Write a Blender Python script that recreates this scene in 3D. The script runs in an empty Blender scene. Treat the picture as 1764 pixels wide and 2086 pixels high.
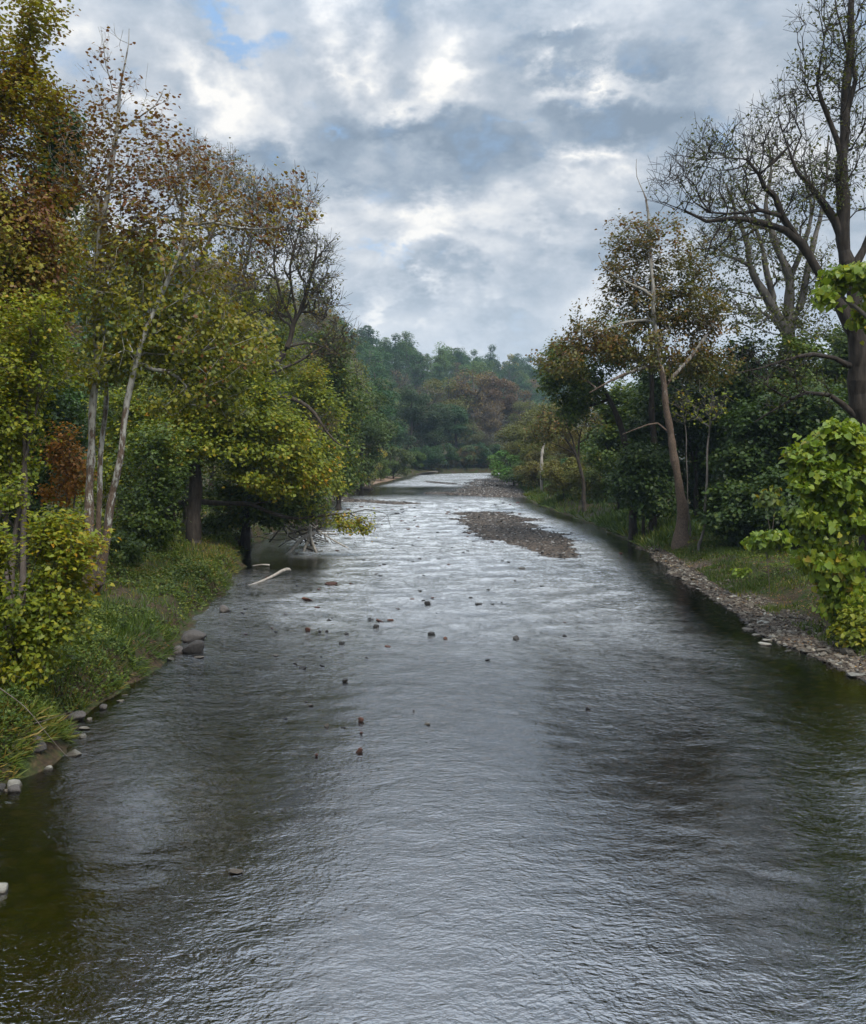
import bpy, math, random
import numpy as np
from mathutils import Vector, Matrix

SC = bpy.context.scene
COL = SC.collection
PI = math.pi
H = 6.5            # eye height above the water, the photo is taken from a bridge
FP = 1764.0        # focal length in picture widths of 1764 units
HOR = 915.0        # height of the horizon in the same units

# ------------------------------------------------------------------ camera
cam_d = bpy.data.cameras.new('camera')
cam = bpy.data.objects.new('camera', cam_d)
COL.objects.link(cam)
cam.location = (0, 0, H)
cam.rotation_euler = (math.radians(90), 0, 0)
cam_d.sensor_fit = 'HORIZONTAL'
cam_d.sensor_width = 36.0
cam_d.lens = 36.0
cam_d.shift_y = -(1043.0 - HOR) / 1764.0
cam_d.clip_start = 0.1
cam_d.clip_end = 6000
SC.camera = cam

# ------------------------------------------------------------------ render / exposure
SC.view_settings.view_transform = 'Standard'
SC.view_settings.look = 'None'
SC.view_settings.gamma = 1.0
SC.view_settings.use_curve_mapping = False
SC.view_settings.exposure = 0.5
SC.render.engine = 'CYCLES'
cy = SC.cycles
cy.use_denoising = True
cy.max_bounces = 6
cy.diffuse_bounces = 2
cy.glossy_bounces = 2
cy.transmission_bounces = 3
cy.transparent_max_bounces = 8
cy.volume_bounces = 0
cy.caustics_reflective = False
cy.caustics_refractive = False
cy.use_adaptive_sampling = True
cy.adaptive_threshold = 0.02

# ------------------------------------------------------------------ sun
SUN_EL, SUN_AZ = 52.0, 150.0          # azimuth clockwise from +Y: the soft light comes over the right shoulder
sd = bpy.data.lights.new('sun', 'SUN')
sd.energy = 2.3
sd.angle = math.radians(20)
sd.color = (1.0, 0.95, 0.86)
sun = bpy.data.objects.new('sun', sd)
COL.objects.link(sun)
_e, _a = math.radians(SUN_EL), math.radians(SUN_AZ)
_d = Vector((math.sin(_a) * math.cos(_e), math.cos(_a) * math.cos(_e), math.sin(_e)))
sun.rotation_euler = _d.to_track_quat('Z', 'Y').to_euler()
sun.location = (20, -20, 60)

# ------------------------------------------------------------------ node helper
class NT:
    def __init__(s, nt):
        s.nt = nt; s.n = nt.nodes; s.l = nt.links
    def new(s, t, **kw):
        n = s.n.new(t)
        for k, v in kw.items(): setattr(n, k, v)
        return n
    def put(s, sock, v):
        if v is None: return
        if isinstance(v, bpy.types.NodeSocket): s.l.new(v, sock)
        else: sock.default_value = v
    def math(s, op, a, b=None, c=None, clamp=False):
        n = s.new('ShaderNodeMath', operation=op); n.use_clamp = clamp
        for i, v in enumerate((a, b, c)):
            if v is not None: s.put(n.inputs[i], v)
        return n.outputs[0]
    def vmath(s, op, a, b=None, scale=None):
        n = s.new('ShaderNodeVectorMath', operation=op)
        s.put(n.inputs[0], a)
        if b is not None: s.put(n.inputs[1], b)
        if scale is not None: s.put(n.inputs['Scale'], scale)
        return n.outputs['Value'] if op in ('LENGTH', 'DOT_PRODUCT', 'DISTANCE') else n.outputs[0]
    def noise(s, vec, scale, detail=3, rough=0.5, dist=0.0, dim='3D'):
        n = s.new('ShaderNodeTexNoise', noise_dimensions=dim)
        s.put(n.inputs['Vector'], vec); n.inputs['Scale'].default_value = scale
        n.inputs['Detail'].default_value = detail; n.inputs['Roughness'].default_value = rough
        n.inputs['Distortion'].default_value = dist
        return n
    def ramp(s, fac, stops, interp='LINEAR'):
        n = s.new('ShaderNodeValToRGB'); r = n.color_ramp; r.interpolation = interp
        while len(r.elements) < len(stops): r.elements.new(0.5)
        for e, (p, c) in zip(r.elements, stops):
            e.position = p; e.color = (*c, 1) if len(c) == 3 else c
        s.put(n.inputs[0], fac)
        return n.outputs[0]
    def mix(s, fac, a, b, blend='MIX'):
        n = s.new('ShaderNodeMix', data_type='RGBA', blend_type=blend)
        s.put(n.inputs[0], fac)
        for i, v in ((6, a), (7, b)):
            if isinstance(v, (tuple, list)): v = (*v, 1) if len(v) == 3 else v
            s.put(n.inputs[i], v)
        return n.outputs[2]
    def rng(s, v, a, b, c=0.0, d=1.0, smooth=True):
        n = s.new('ShaderNodeMapRange'); n.interpolation_type = 'SMOOTHSTEP' if smooth else 'LINEAR'
        s.put(n.inputs[0], v)
        for i, x in enumerate((a, b, c, d)): n.inputs[i + 1].default_value = x
        return n.outputs[0]

# ------------------------------------------------------------------ world: Nishita sky behind broken autumn cloud
world = bpy.data.worlds.new('World')
SC.world = world
world.use_nodes = True
w = NT(world.node_tree)
w.n.clear()
wout = w.new('ShaderNodeOutputWorld')
bg = w.new('ShaderNodeBackground')
bg.inputs['Strength'].default_value = 0.13
sky = w.new('ShaderNodeTexSky', sky_type='NISHITA')
sky.sun_disc = False
sky.sun_elevation = math.radians(SUN_EL)
sky.sun_rotation = math.radians(SUN_AZ)
sky.air_density = 1.0; sky.dust_density = 0.6; sky.ozone_density = 1.5
tc = w.new('ShaderNodeTexCoord')
D = w.vmath('NORMALIZE', tc.outputs['Generated'])
sp = w.new('ShaderNodeSeparateXYZ'); w.put(sp.inputs[0], D)
dx, dy, dz = sp.outputs
zz = w.math('ADD', w.math('MAXIMUM', dz, -0.1), 0.42)
qv = w.new('ShaderNodeCombineXYZ')
w.put(qv.inputs[0], w.math('DIVIDE', dx, zz)); w.put(qv.inputs[1], w.math('DIVIDE', dy, zz))
q = qv.outputs[0]
# tangent coordinates round the view to the north: where the big clouds of the day stand
fy = w.math('MAXIMUM', dy, 0.08)
uvn = w.new('ShaderNodeCombineXYZ')
w.put(uvn.inputs[0], w.math('DIVIDE', dx, fy)); w.put(uvn.inputs[1], w.math('DIVIDE', dz, fy))
wn = w.noise(q, 2.6, 5, 0.6)
wn2 = w.noise(q, 11.0, 5, 0.65)
warp = w.vmath('ADD', w.vmath('SCALE', w.vmath('SUBTRACT', wn.outputs['Color'], (0.5, 0.5, 0.5)), scale=0.30),
               w.vmath('SCALE', w.vmath('SUBTRACT', wn2.outputs['Color'], (0.5, 0.5, 0.5)), scale=0.13))
uv = w.vmath('ADD', uvn.outputs[0], warp)

def blob(px, py, rx, ry, rot, amp):
    m = w.new('ShaderNodeMapping', vector_type='TEXTURE')
    w.put(m.inputs['Vector'], uv)
    m.inputs['Location'].default_value = ((px - 882) / FP, (HOR - py) / FP, 0)
    m.inputs['Rotation'].default_value = (0, 0, math.radians(rot))
    m.inputs['Scale'].default_value = (rx / FP, ry / FP, 50.0)
    g = w.new('ShaderNodeTexGradient', gradient_type='QUADRATIC_SPHERE')
    w.put(g.inputs[0], m.outputs[0])
    return w.math('MULTIPLY', g.outputs['Fac'], amp)

def total(lst):
    t = None
    for b in lst:
        t = b if t is None else w.math('ADD', t, b)
    return t
bright = [(430, 110, 190, 110, -38, .95), (530, 240, 190, 80, -45, .45), (690, 60, 120, 110, -40, .75), (905, 110, 150, 110, -45, 1.0), (800, 150, 150, 60, -15, .6),
          (1210, 140, 210, 62, 14, .95), (1180, 345, 150, 85, 0, .85), (1160, 430, 160, 80, -20, .45), (1520, 120, 330, 150, 0, .5),
          (820, 640, 200, 60, 0, .75), (900, 560, 260, 60, -8, .55), (880, 460, 230, 70, -10, .5), (1060, 500, 260, 80, -12, .4), (1280, 560, 260, 140, 0, .3),
          (200, 60, 180, 110, -30, .5), (300, 200, 200, 90, -35, .45), (1600, 260, 260, 200, 0, .35), (680, 460, 140, 110, -30, .45), (1200, 25, 90, 30, 0, .55)]
dark = [(840, 215, 300, 80, -6, .7), (970, 310, 210, 130, -15, 1.0), (1270, 240, 330, 120, -8, .75), (1180, 60, 260, 130, 0, .7),
        (450, 280, 200, 80, -30, .45), (1010, 650, 220, 70, -10, .3), (640, 300, 140, 70, 0, .4), (720, 390, 200, 60, 0, .3), (1450, 340, 300, 120, 0, .35)]
holes = [(505, 30, 150, 55, -25, 1.1), (655, 215, 110, 60, -35, .6), (60, 120, 180, 190, 0, .8), (850, 575, 200, 50, -5, .55), (1060, 260, 80, 45, 0, .5),
         (1510, 270, 120, 120, 0, .5), (590, 160, 90, 60, -40, .5), (760, 545, 130, 50, 0, .45), (1330, 60, 120, 60, 0, .3), (1240, 770, 200, 60, 0, .5)]
front = w.rng(dy, 0.1, 0.35)
B = w.math('MULTIPLY', w.math('SUBTRACT', total([blob(*b) for b in bright]), total([blob(*b) for b in dark])), front)
HO = w.math('MULTIPLY', total([blob(*b) for b in holes]), front)
na = w.noise(q, 2.7, 9, 0.56, 0.25)
nb = w.noise(w.vmath('ADD', q, (0.03, 0.07, 0.0)), 2.7, 9, 0.56, 0.25)
ns = w.noise(q, 8.5, 8, 0.62, 0.2)
relief = w.math('MULTIPLY', w.math('SUBTRACT', na.outputs[0], nb.outputs[0]), 1.9)
lum = w.math('ADD', 0.39, w.math('MULTIPLY', B, w.math('ADD', 0.50, w.math('MULTIPLY', wn2.outputs[0], 0.6))))
lum = w.math('ADD', lum, relief)
lum = w.math('ADD', lum, w.math('MULTIPLY', w.math('SUBTRACT', ns.outputs[0], 0.5), 0.60))
lum = w.math('ADD', lum, w.math('MULTIPLY', w.math('SUBTRACT', na.outputs[0], 0.5), 0.55))
ccol = w.ramp(lum, [(0.0, (1.40, 1.78, 2.25)), (0.25, (1.95, 2.35, 2.85)), (0.5, (3.0, 3.3, 3.7)), (0.72, (4.15, 4.3, 4.5)), (1.0, (5.7, 5.6, 5.4))])
thin = w.math('ADD', w.math('MULTIPLY', HO, 1.0), w.math('MULTIPLY', w.math('SUBTRACT', 0.47, ns.outputs[0]), 2.0))
thin = w.math('SUBTRACT', thin, w.math('MULTIPLY', B, 0.35))
holef = w.rng(thin, 0.05, 0.75)
blue = w.mix(1.0, sky.outputs[0], (1.2, 1.1, 1.0), 'MULTIPLY')
blue = w.mix(0.55, blue, (1.7, 3.0, 4.9))
blue = w.mix(w.rng(dz, 0.0, 0.3), (3.2, 4.0, 4.9), blue)
colr = w.mix(w.math('MULTIPLY', holef, 0.85), ccol, blue)
low = w.rng(dz, 0.0, 0.28, 0.65, 0.0)
colr = w.mix(low, colr, (4.8, 5.2, 5.6))
# extra brightness added to the upper, mostly unseen sky to lift water and foliage
colr = w.vmath('SCALE', colr, scale=w.rng(dz, 0.38, 0.75, 1.0, 2.8))
w.put(bg.inputs['Color'], colr)
w.l.new(bg.outputs[0], wout.inputs['Surface'])
world.cycles.sampling_method = 'MANUAL'
world.cycles.sample_map_resolution = 512

# ------------------------------------------------------------------ geometry helpers
def W(px, py, Y):
    """the world point that is seen at picture point (px, py) of the 1764-wide photo at distance Y"""
    return np.array([(px - 882) / FP * Y, Y, H + (HOR - py) / FP * Y])

def _hash(ix, iy, seed):
    h = (ix * 374761393 + iy * 668265263 + seed * 1442695041) & 0x7fffffff
    h = ((h ^ (h >> 13)) * 1274126177) & 0x7fffffff
    return ((h ^ (h >> 16)) & 0xffff) / 65535.0
def vn(x, y, s, seed=0):
    x = np.asarray(x, float) / s; y = np.asarray(y, float) / s
    ix = np.floor(x).astype(np.int64); iy = np.floor(y).astype(np.int64)
    fx = x - ix; fy_ = y - iy
    fx = fx * fx * (3 - 2 * fx); fy_ = fy_ * fy_ * (3 - 2 * fy_)
    a = _hash(ix, iy, seed); b = _hash(ix + 1, iy, seed); c = _hash(ix, iy + 1, seed); d = _hash(ix + 1, iy + 1, seed)
    return (a + (b - a) * fx) * (1 - fy_) + (c + (d - c) * fx) * fy_
def fbm(x, y, s, seed=0, o=4):
    t = 0; a = 0.5
    for i in range(o):
        t = t + a * vn(x, y, s / 2 ** i, seed + i * 17); a *= 0.5
    return t
def sstep(a, b, x):
    t = np.clip((np.asarray(x, float) - a) / (b - a), 0, 1)
    return t * t * (3 - 2 * t)

def mesh(name, V, T=None, Q=None, mats=(), mi=None, attrs=None, smooth=False):
    me = bpy.data.meshes.new(name)
    V = np.asarray(V, np.float32)
    T = np.zeros((0, 3), np.int32) if T is None else np.asarray(T, np.int32)
    Q = np.zeros((0, 4), np.int32) if Q is None else np.asarray(Q, np.int32)
    me.vertices.add(len(V)); me.vertices.foreach_set('co', V.ravel())
    nl = len(T) * 3 + len(Q) * 4
    me.loops.add(nl); me.loops.foreach_set('vertex_index', np.concatenate([T.ravel(), Q.ravel()]))
    me.polygons.add(len(T) + len(Q))
    ls = np.concatenate([np.arange(len(T)) * 3, len(T) * 3 + np.arange(len(Q)) * 4]).astype(np.int32)
    me.polygons.foreach_set('loop_start', ls)
    if mi is not None: me.polygons.foreach_set('material_index', np.asarray(mi, np.int32))
    if smooth: me.polygons.foreach_set('use_smooth', np.ones(len(ls), bool))
    for k, v in (attrs or {}).items():
        a = me.attributes.new(k, 'FLOAT', 'POINT'); a.data.foreach_set('value', np.asarray(v, np.float32))
    for m in mats: me.materials.append(m)
    me.update(calc_edges=True)
    return me
def link(name, data, parent=None, loc=None, **props):
    o = bpy.data.objects.new(name, data); COL.objects.link(o)
    if parent is not None: o.parent = parent
    if loc is not None: o.location = tuple(float(c) for c in loc)
    for k, v in props.items():
        if v is not None: o[k] = v
    return o
def thing(name, loc, label, category, group=None):
    o = link(name, None, None, loc, label=label, category=category, group=group)
    o.empty_display_size = 0.3
    return o

def norm(v):
    return v / np.maximum(np.linalg.norm(v, axis=-1, keepdims=True), 1e-9)
def spline(pts, step):
    """Catmull-Rom through pts (k, 4: x y z r), resampled about every step metres"""
    P = np.asarray(pts, float)
    P2 = np.vstack([2 * P[0] - P[1], P, 2 * P[-1] - P[-2]])
    out = []
    for i in range(1, len(P2) - 2):
        n = max(1, int(np.linalg.norm(P2[i + 1, :3] - P2[i, :3]) / step))
        t = (np.arange(n) / n)[:, None]
        a, b, c, d = P2[i - 1], P2[i], P2[i + 1], P2[i + 2]
        s_ = 0.5 * (2 * b + (c - a) * t + (2 * a - 5 * b + 4 * c - d) * t ** 2 + (3 * b - a - 3 * c + d) * t ** 3)
        s_[:, 3] = np.maximum(s_[:, 3], 0.004)
        out.append(s_)
    out.append(P[-1:])
    return np.vstack(out)

class Skel:
    def __init__(s, rng, cap=60000):
        s.rng = rng; s.P = np.zeros((cap, 3)); s.par = np.full(cap, -1, int); s.pl = np.zeros(cap)
        s.fix = np.zeros(cap); s.dir = np.zeros((cap, 3)); s.ok = np.zeros(cap, bool); s.n = 0; s.lv = np.zeros(cap)
    def add(s, p, par, fix=0.0, ok=True, lv=1.0):
        i = s.n; s.n += 1
        s.P[i] = p; s.par[i] = par; s.fix[i] = fix; s.ok[i] = ok; s.lv[i] = lv
        if par >= 0:
            d = p - s.P[par]; L = np.linalg.norm(d); s.dir[i] = d / max(L, 1e-9); s.pl[i] = s.pl[par] + L
        else: s.dir[i] = (0, 0, 1)
        return i
    def trunk(s, pts, step=0.5, wob=0.04, minz=2.0, join=True):
        S = spline(pts, step)
        par = -1
        if s.n and join:
            d = np.linalg.norm(s.P[:s.n] - S[0, :3], axis=1); k = int(d.argmin())
            if d[k] < 1.8: par = k
        ph = s.rng.uniform(0, 6.28, 4)
        for j, r in enumerate(S):
            t = j * step
            off = np.array([math.sin(t * 0.9 + ph[0]) + .5 * math.sin(t * 2.3 + ph[1]), math.sin(t * 1.1 + ph[2]), 0]) * wob * min(1, j / 3)
            if j == 0 and par >= 0: continue
            par = s.add(r[:3] + off, par, r[3], r[2] > minz, 0.0)
    def branch(s, A, step=0.5, jit=0.12, down=0.35, back=0.6, plw=0.12, curl=0.35, lv=1.0):
        if s.n == 0: return
        A = np.asarray(A, float)
        T = s.P[:s.n][s.ok[:s.n]]
        if len(T) == 0: return
        dmin = np.array([np.linalg.norm(T - a, axis=1).min() for a in A])
        for k in np.argsort(dmin):
            a = A[k]; n = s.n
            d = a - s.P[:n]; L = np.linalg.norm(d, axis=1) + 1e-6
            u = d / L[:, None]
            cost = L * (1 - down * u[:, 2]) * (1 + back * 0.5 * (1 - (u * s.dir[:n]).sum(1))) + plw * s.pl[:n]
            cost[~s.ok[:n]] = 1e9
            i = int(cost.argmin()); Li = L[i]
            m = max(1, int(round(Li / step)))
            p0 = s.P[i].copy(); c = p0 + s.dir[i] * Li * curl
            if s.fix[i] > 0: c = p0 + (u[i] * 0.6 + np.array([0, 0, 0.25])) * Li * curl
            par = i
            for j in range(1, m + 1):
                t = j / m
                p = (1 - t) ** 2 * p0 + 2 * t * (1 - t) * c + t * t * a
                if j < m: p = p + s.rng.normal(0, jit * step, 3)
                par = s.add(p, par, 0.0, True, lv)
    def radii(s, tip=0.012, ex=0.48):
        n = s.n; cnt = np.zeros(n); ch = np.zeros(n, int)
        for i in range(n - 1, -1, -1):
            if ch[i] == 0: cnt[i] = max(cnt[i], 1)
            p = s.par[i]
            if p >= 0: cnt[p] += cnt[i]; ch[p] += 1
        r = tip * cnt ** ex
        for i in range(n):
            if s.fix[i] > 0: r[i] = s.fix[i]
            elif s.par[i] >= 0: r[i] = min(r[i], r[s.par[i]] * (0.97 if ch[s.par[i]] < 2 else 0.86))
        r = r * (1 + 0.10 * s.rng.normal(0, 1, n).clip(-1.5, 1.5) * (r > .03))
        s.r = r; s.cnt = cnt; s.ch = ch
        return r
    def tubes(s, origin, flare=0.0, k_big=8, k_small=3, thr=0.05, minr=0.0):
        """all limbs as tapered tubes; returns V, Q"""
        n = s.n; P = s.P[:n] - origin; par = s.par[:n]; r = np.maximum(s.r, minr)
        main = np.full(n, -1)
        for i in range(n):
            p = par[i]
            if p >= 0 and (main[p] < 0 or r[i] > r[main[p]]): main[p] = i
        if flare > 0:
            z0 = P[0, 2]; r = r * (1 + flare * np.exp(-np.maximum(P[:, 2] - z0, 0) / 0.55) * (s.fix[:n] > 0))
        e = np.where(par >= 0)[0]; VV = []; QQ = []; base = 0
        D_ = s.dir[:n]
        nd = D_.copy(); has = main >= 0
        nd[has] = norm(D_[has] + D_[main[has]])
        def ring(c, d, rad, k):
            ref = np.where(np.abs(d[:, 2:3]) > 0.85, np.array([[1., 0.2, 0]]), np.array([[0, 0, 1.]]))
            a = norm(np.cross(d, ref)); b = np.cross(d, a)
            th = np.arange(k) / k * 2 * PI
            return c[:, None, :] + rad[:, None, None] * (np.cos(th)[None, :, None] * a[:, None, :] + np.sin(th)[None, :, None] * b[:, None, :])
        for k, sel in ((k_big, r[e] > thr), (k_small, r[e] <= thr)):
            ee = e[sel]
            if len(ee) == 0: continue
            pp = par[ee]
            cont = (main[pp] == ee)
            r0 = np.where(cont, r[pp], np.minimum(r[pp], r[ee] * 1.15)); 
            d0 = np.where(cont[:, None], nd[pp], D_[ee])
            # keep the ring orientation of neighbours consistent
            A = ring(P[pp], d0, r0, k); Bq = ring(P[ee], nd[ee], r[ee], k)
            m = len(ee)
            V = np.concatenate([A, Bq], axis=1).reshape(-1, 3)
            b0 = base + np.arange(m)[:, None] * 2 * k; j = np.arange(k)[None, :]; j2 = (j + 1) % k
            Q = np.stack([b0 + j, b0 + j2, b0 + k + j2, b0 + k + j], axis=-1).reshape(-1, 4)
            VV.append(V); QQ.append(Q); base += len(V)
        return np.vstack(VV), np.vstack(QQ)

DIAMOND = (np.array([(0, 0, 0), (.5, .42, .07), (0, 1, -.12), (-.5, .42, .07)], float), np.array([(0, 1, 2), (0, 2, 3)]))
MAPLE = (np.array([(0, 0, 0), (.42, .08, .05), (.55, .55, .0), (0, 1, -.12), (-.55, .55, .0), (-.42, .08, .05), (0, .4, .06)], float),
         np.array([(6, 0, 1), (6, 1, 2), (6, 2, 3), (6, 3, 4), (6, 4, 5), (6, 5, 0)]))
HEART = (np.array([(0, .0, 0), (.34, -.12, .03), (.5, .2, .05), (.36, .62, .0), (0, 1.05, -.2), (-.36, .62, .0), (-.5, .2, .05), (-.34, -.12, .03), (0, .45, -.04)], float),
         np.array([(8, 0, 1), (8, 1, 2), (8, 2, 3), (8, 3, 4), (8, 4, 5), (8, 5, 6), (8, 6, 7), (8, 7, 0)]))
def leaf_frames(rng, n, up=0.8, droop=0.25, out=None):
    nrm = rng.normal(0, 1, (n, 3)); nrm[:, 2] = np.abs(nrm[:, 2])
    nrm = norm(nrm * (1 - up) + np.array([0, 0, up]) + (0 if out is None else out * 0.5))
    t = rng.normal(0, 1, (n, 3)); t = norm(t - (t * nrm).sum(1, keepdims=True) * nrm)
    t[:, 2] -= droop; t = norm(t - (t * nrm).sum(1, keepdims=True) * nrm * 0.7)
    nrm = norm(nrm - (nrm * t).sum(1, keepdims=True) * t)
    b = np.cross(t, nrm)
    return np.stack([b, t, nrm], axis=2)         # columns: x y z of the leaf
def scatter(tpl, P, F, size, width=1.0):
    tv, tf = tpl
    n = len(P); sc = np.asarray(size).reshape(-1, 1) * np.ones((n, 1))
    loc = tv[None] * np.array([width, 1, 1])[None, None] * sc[:, :, None]
    V = np.einsum('nij,nkj->nki', F, loc) + P[:, None, :]
    T = (tf[None] + (np.arange(n) * len(tv))[:, None, None]).reshape(-1, 3)
    return V.reshape(-1, 3), T
def ell(rng, c, r, n, shell=0.45):
    v = norm(rng.normal(0, 1, (n, 3))) * (rng.uniform(0, 1, (n, 1)) ** shell)
    return np.asarray(c) + v * np.asarray(r)
# ------------------------------------------------------------------ materials
def newmat(name):
    m = bpy.data.materials.new(name); m.use_nodes = True
    t = NT(m.node_tree); t.n.clear()
    t.out = t.new('ShaderNodeOutputMaterial')
    return m, t
def principled(t, col, rough=0.6, spec=0.4, bump=None, bstr=0.5, bdist=0.02):
    p = t.new('ShaderNodeBsdfPrincipled')
    t.put(p.inputs['Base Color'], (*col, 1) if isinstance(col, tuple) else col)
    t.put(p.inputs['Roughness'], rough); p.inputs['Specular IOR Level'].default_value = spec
    if bump is not None:
        b = t.new('ShaderNodeBump'); b.inputs['Strength'].default_value = bstr; b.inputs['Distance'].default_value = bdist
        t.put(b.inputs['Height'], bump); t.l.new(b.outputs[0], p.inputs['Normal'])
    return p
def attr(t, name):
    a = t.new('ShaderNodeAttribute'); a.attribute_name = name
    return a.outputs['Fac']
def leaf_mat(name, stops=None, trans=0.3, rough=0.5):
    """stops: colours over the leaf's own tint; None: the object's colour, varied by the tint"""
    m, t = newmat(name)
    ti = attr(t, 'tint')
    if stops: c = t.ramp(ti, [(q_, tuple(min(.6, v * k_) for v, k_ in zip(cc, (1.5, 1.38, 0.95)))) for q_, cc in stops])
    else:
        oi = t.new('ShaderNodeObjectInfo')
        hs = t.new('ShaderNodeHueSaturation')
        t.put(hs.inputs['Hue'], t.math('ADD', 0.5, t.math('MULTIPLY', t.math('SUBTRACT', ti, 0.5), 0.07)))
        t.put(hs.inputs['Value'], t.math('ADD', 0.75, ti))
        hs.inputs['Saturation'].default_value = 1.0
        t.put(hs.inputs['Color'], t.mix(1.0, oi.outputs['Color'], (1.2, 1.1, .85), 'MULTIPLY'))
        c = hs.outputs[0]
    p = principled(t, c, rough, 0.35)
    tr = t.new('ShaderNodeBsdfTranslucent')
    t.put(tr.inputs[0], t.mix(1.0, c, (1.5, 1.45, 0.7), 'MULTIPLY'))
    ms = t.new('ShaderNodeMixShader'); ms.inputs[0].default_value = trans
    t.l.new(p.outputs[0], ms.inputs[1]); t.l.new(tr.outputs[0], ms.inputs[2]); t.l.new(ms.outputs[0], t.out.inputs[0])
    return m
def bark_mat(name, c0, c1, scale=6.0):
    m, t = newmat(name)
    tcn = t.new('ShaderNodeTexCoord')
    v = t.vmath('MULTIPLY', tcn.outputs['Object'], (1, 1, 0.25))
    n = t.noise(v, scale, 5, 0.65)
    c = t.ramp(n.outputs[0], [(0.3, c0), (0.7, c1)])
    p = principled(t, c, 0.85, 0.25, n.outputs[0], 0.9, 0.05)
    t.l.new(p.outputs[0], t.out.inputs[0])
    return m
def sycamore_mat(name, zlo, zhi, pale=(0.50, 0.49, 0.45)):
    """brown plates at the foot that flake away to white bark higher up"""
    m, t = newmat(name)
    tcn = t.new('ShaderNodeTexCoord')
    ob = tcn.outputs['Object']
    s = t.new('ShaderNodeSeparateXYZ'); t.put(s.inputs[0], ob)
    v = t.vmath('MULTIPLY', ob, (1, 1, 0.33))
    n = t.noise(v, 7.0, 5, 0.7); n2 = t.noise(v, 2.2, 4, 0.6); n3 = t.noise(v, 24.0, 3, 0.6)
    f = t.math('ADD', t.rng(s.outputs[2], zlo, zhi, -0.22, 0.03), t.math('ADD', t.math('MULTIPLY', n.outputs[0], 0.75), t.math('MULTIPLY', n2.outputs[0], 0.35)))
    f = t.rng(f, 0.47, 0.56)
    brown = t.ramp(n3.outputs[0], [(0.3, (0.055, 0.038, 0.028)), (0.7, (0.17, 0.12, 0.085))])
    white = t.ramp(n.outputs[0], [(0.35, tuple(x * 0.45 for x in pale)), (0.6, pale)])
    c = t.mix(f, brown, white)
    p = principled(t, c, 0.8, 0.3, t.math('ADD', f, t.math('MULTIPLY', n3.outputs[0], 0.3)), 0.6, 0.02)
    t.l.new(p.outputs[0], t.out.inputs[0])
    return m
M_bark = bark_mat('bark_brown', (0.028, 0.022, 0.017), (0.10, 0.08, 0.062))
M_barkdark = bark_mat('bark_dark', (0.015, 0.012, 0.010), (0.065, 0.052, 0.042))
M_barkgrey = bark_mat('bark_grey', (0.06, 0.052, 0.045), (0.19, 0.17, 0.15), 3.0)
M_twig = bark_mat('bark_twig', (0.07, 0.055, 0.045), (0.17, 0.14, 0.12))
M_sycL = sycamore_mat('bark_sycamore', -2.5, 8.5, (.42, .41, .37))
M_sycR = sycamore_mat('bark_sycamore_tall', 7.0, 14.0, (.33, .31, .27))
M_drift = bark_mat('driftwood_grey', (0.20, 0.17, 0.14), (0.46, 0.42, 0.36), 4.0)
M_leaf = leaf_mat('leaf_any')
G0, G1, G2 = (0.020, 0.038, 0.010), (0.050, 0.085, 0.016), (0.095, 0.135, 0.022)
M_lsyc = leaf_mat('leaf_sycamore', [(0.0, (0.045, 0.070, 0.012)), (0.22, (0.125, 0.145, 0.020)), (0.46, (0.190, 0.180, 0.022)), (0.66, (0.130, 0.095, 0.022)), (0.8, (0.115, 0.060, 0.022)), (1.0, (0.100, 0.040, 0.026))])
M_lbrown = leaf_mat('leaf_brown_olive', [(0.0, (0.030, 0.046, 0.012)), (0.45, (0.070, 0.080, 0.018)), (0.8, (0.105, 0.080, 0.020)), (1.0, (0.125, 0.062, 0.02))])
M_lyg = leaf_mat('leaf_yellow_green', [(0.0, (0.050, 0.085, 0.010)), (0.5, (0.130, 0.165, 0.016)), (0.85, (0.210, 0.200, 0.018)), (1.0, (0.26, 0.15, 0.015))], 0.35)
M_lgr = leaf_mat('leaf_green', [(0.0, (0.022, 0.044, 0.010)), (0.6, (0.055, 0.092, 0.016)), (0.9, (0.10, 0.13, 0.02)), (1.0, (0.17, 0.14, 0.02))])
M_ldk = leaf_mat('leaf_dark_green', [(0.0, (0.014, 0.032, 0.009)), (0.7, (0.034, 0.066, 0.015)), (1.0, (0.07, 0.10, 0.02))])
M_lcat = leaf_mat('leaf_catalpa', [(0.0, (0.060, 0.115, 0.018)), (0.6, (0.125, 0.190, 0.026)), (0.9, (0.20, 0.24, 0.035)), (1.0, (0.25, 0.20, 0.04))], 0.35, 0.42)
M_lor = leaf_mat('leaf_orange', [(0.0, (0.12, 0.09, 0.015)), (0.5, (0.24, 0.10, 0.018)), (1.0, (0.30, 0.17, 0.02))])

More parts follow.
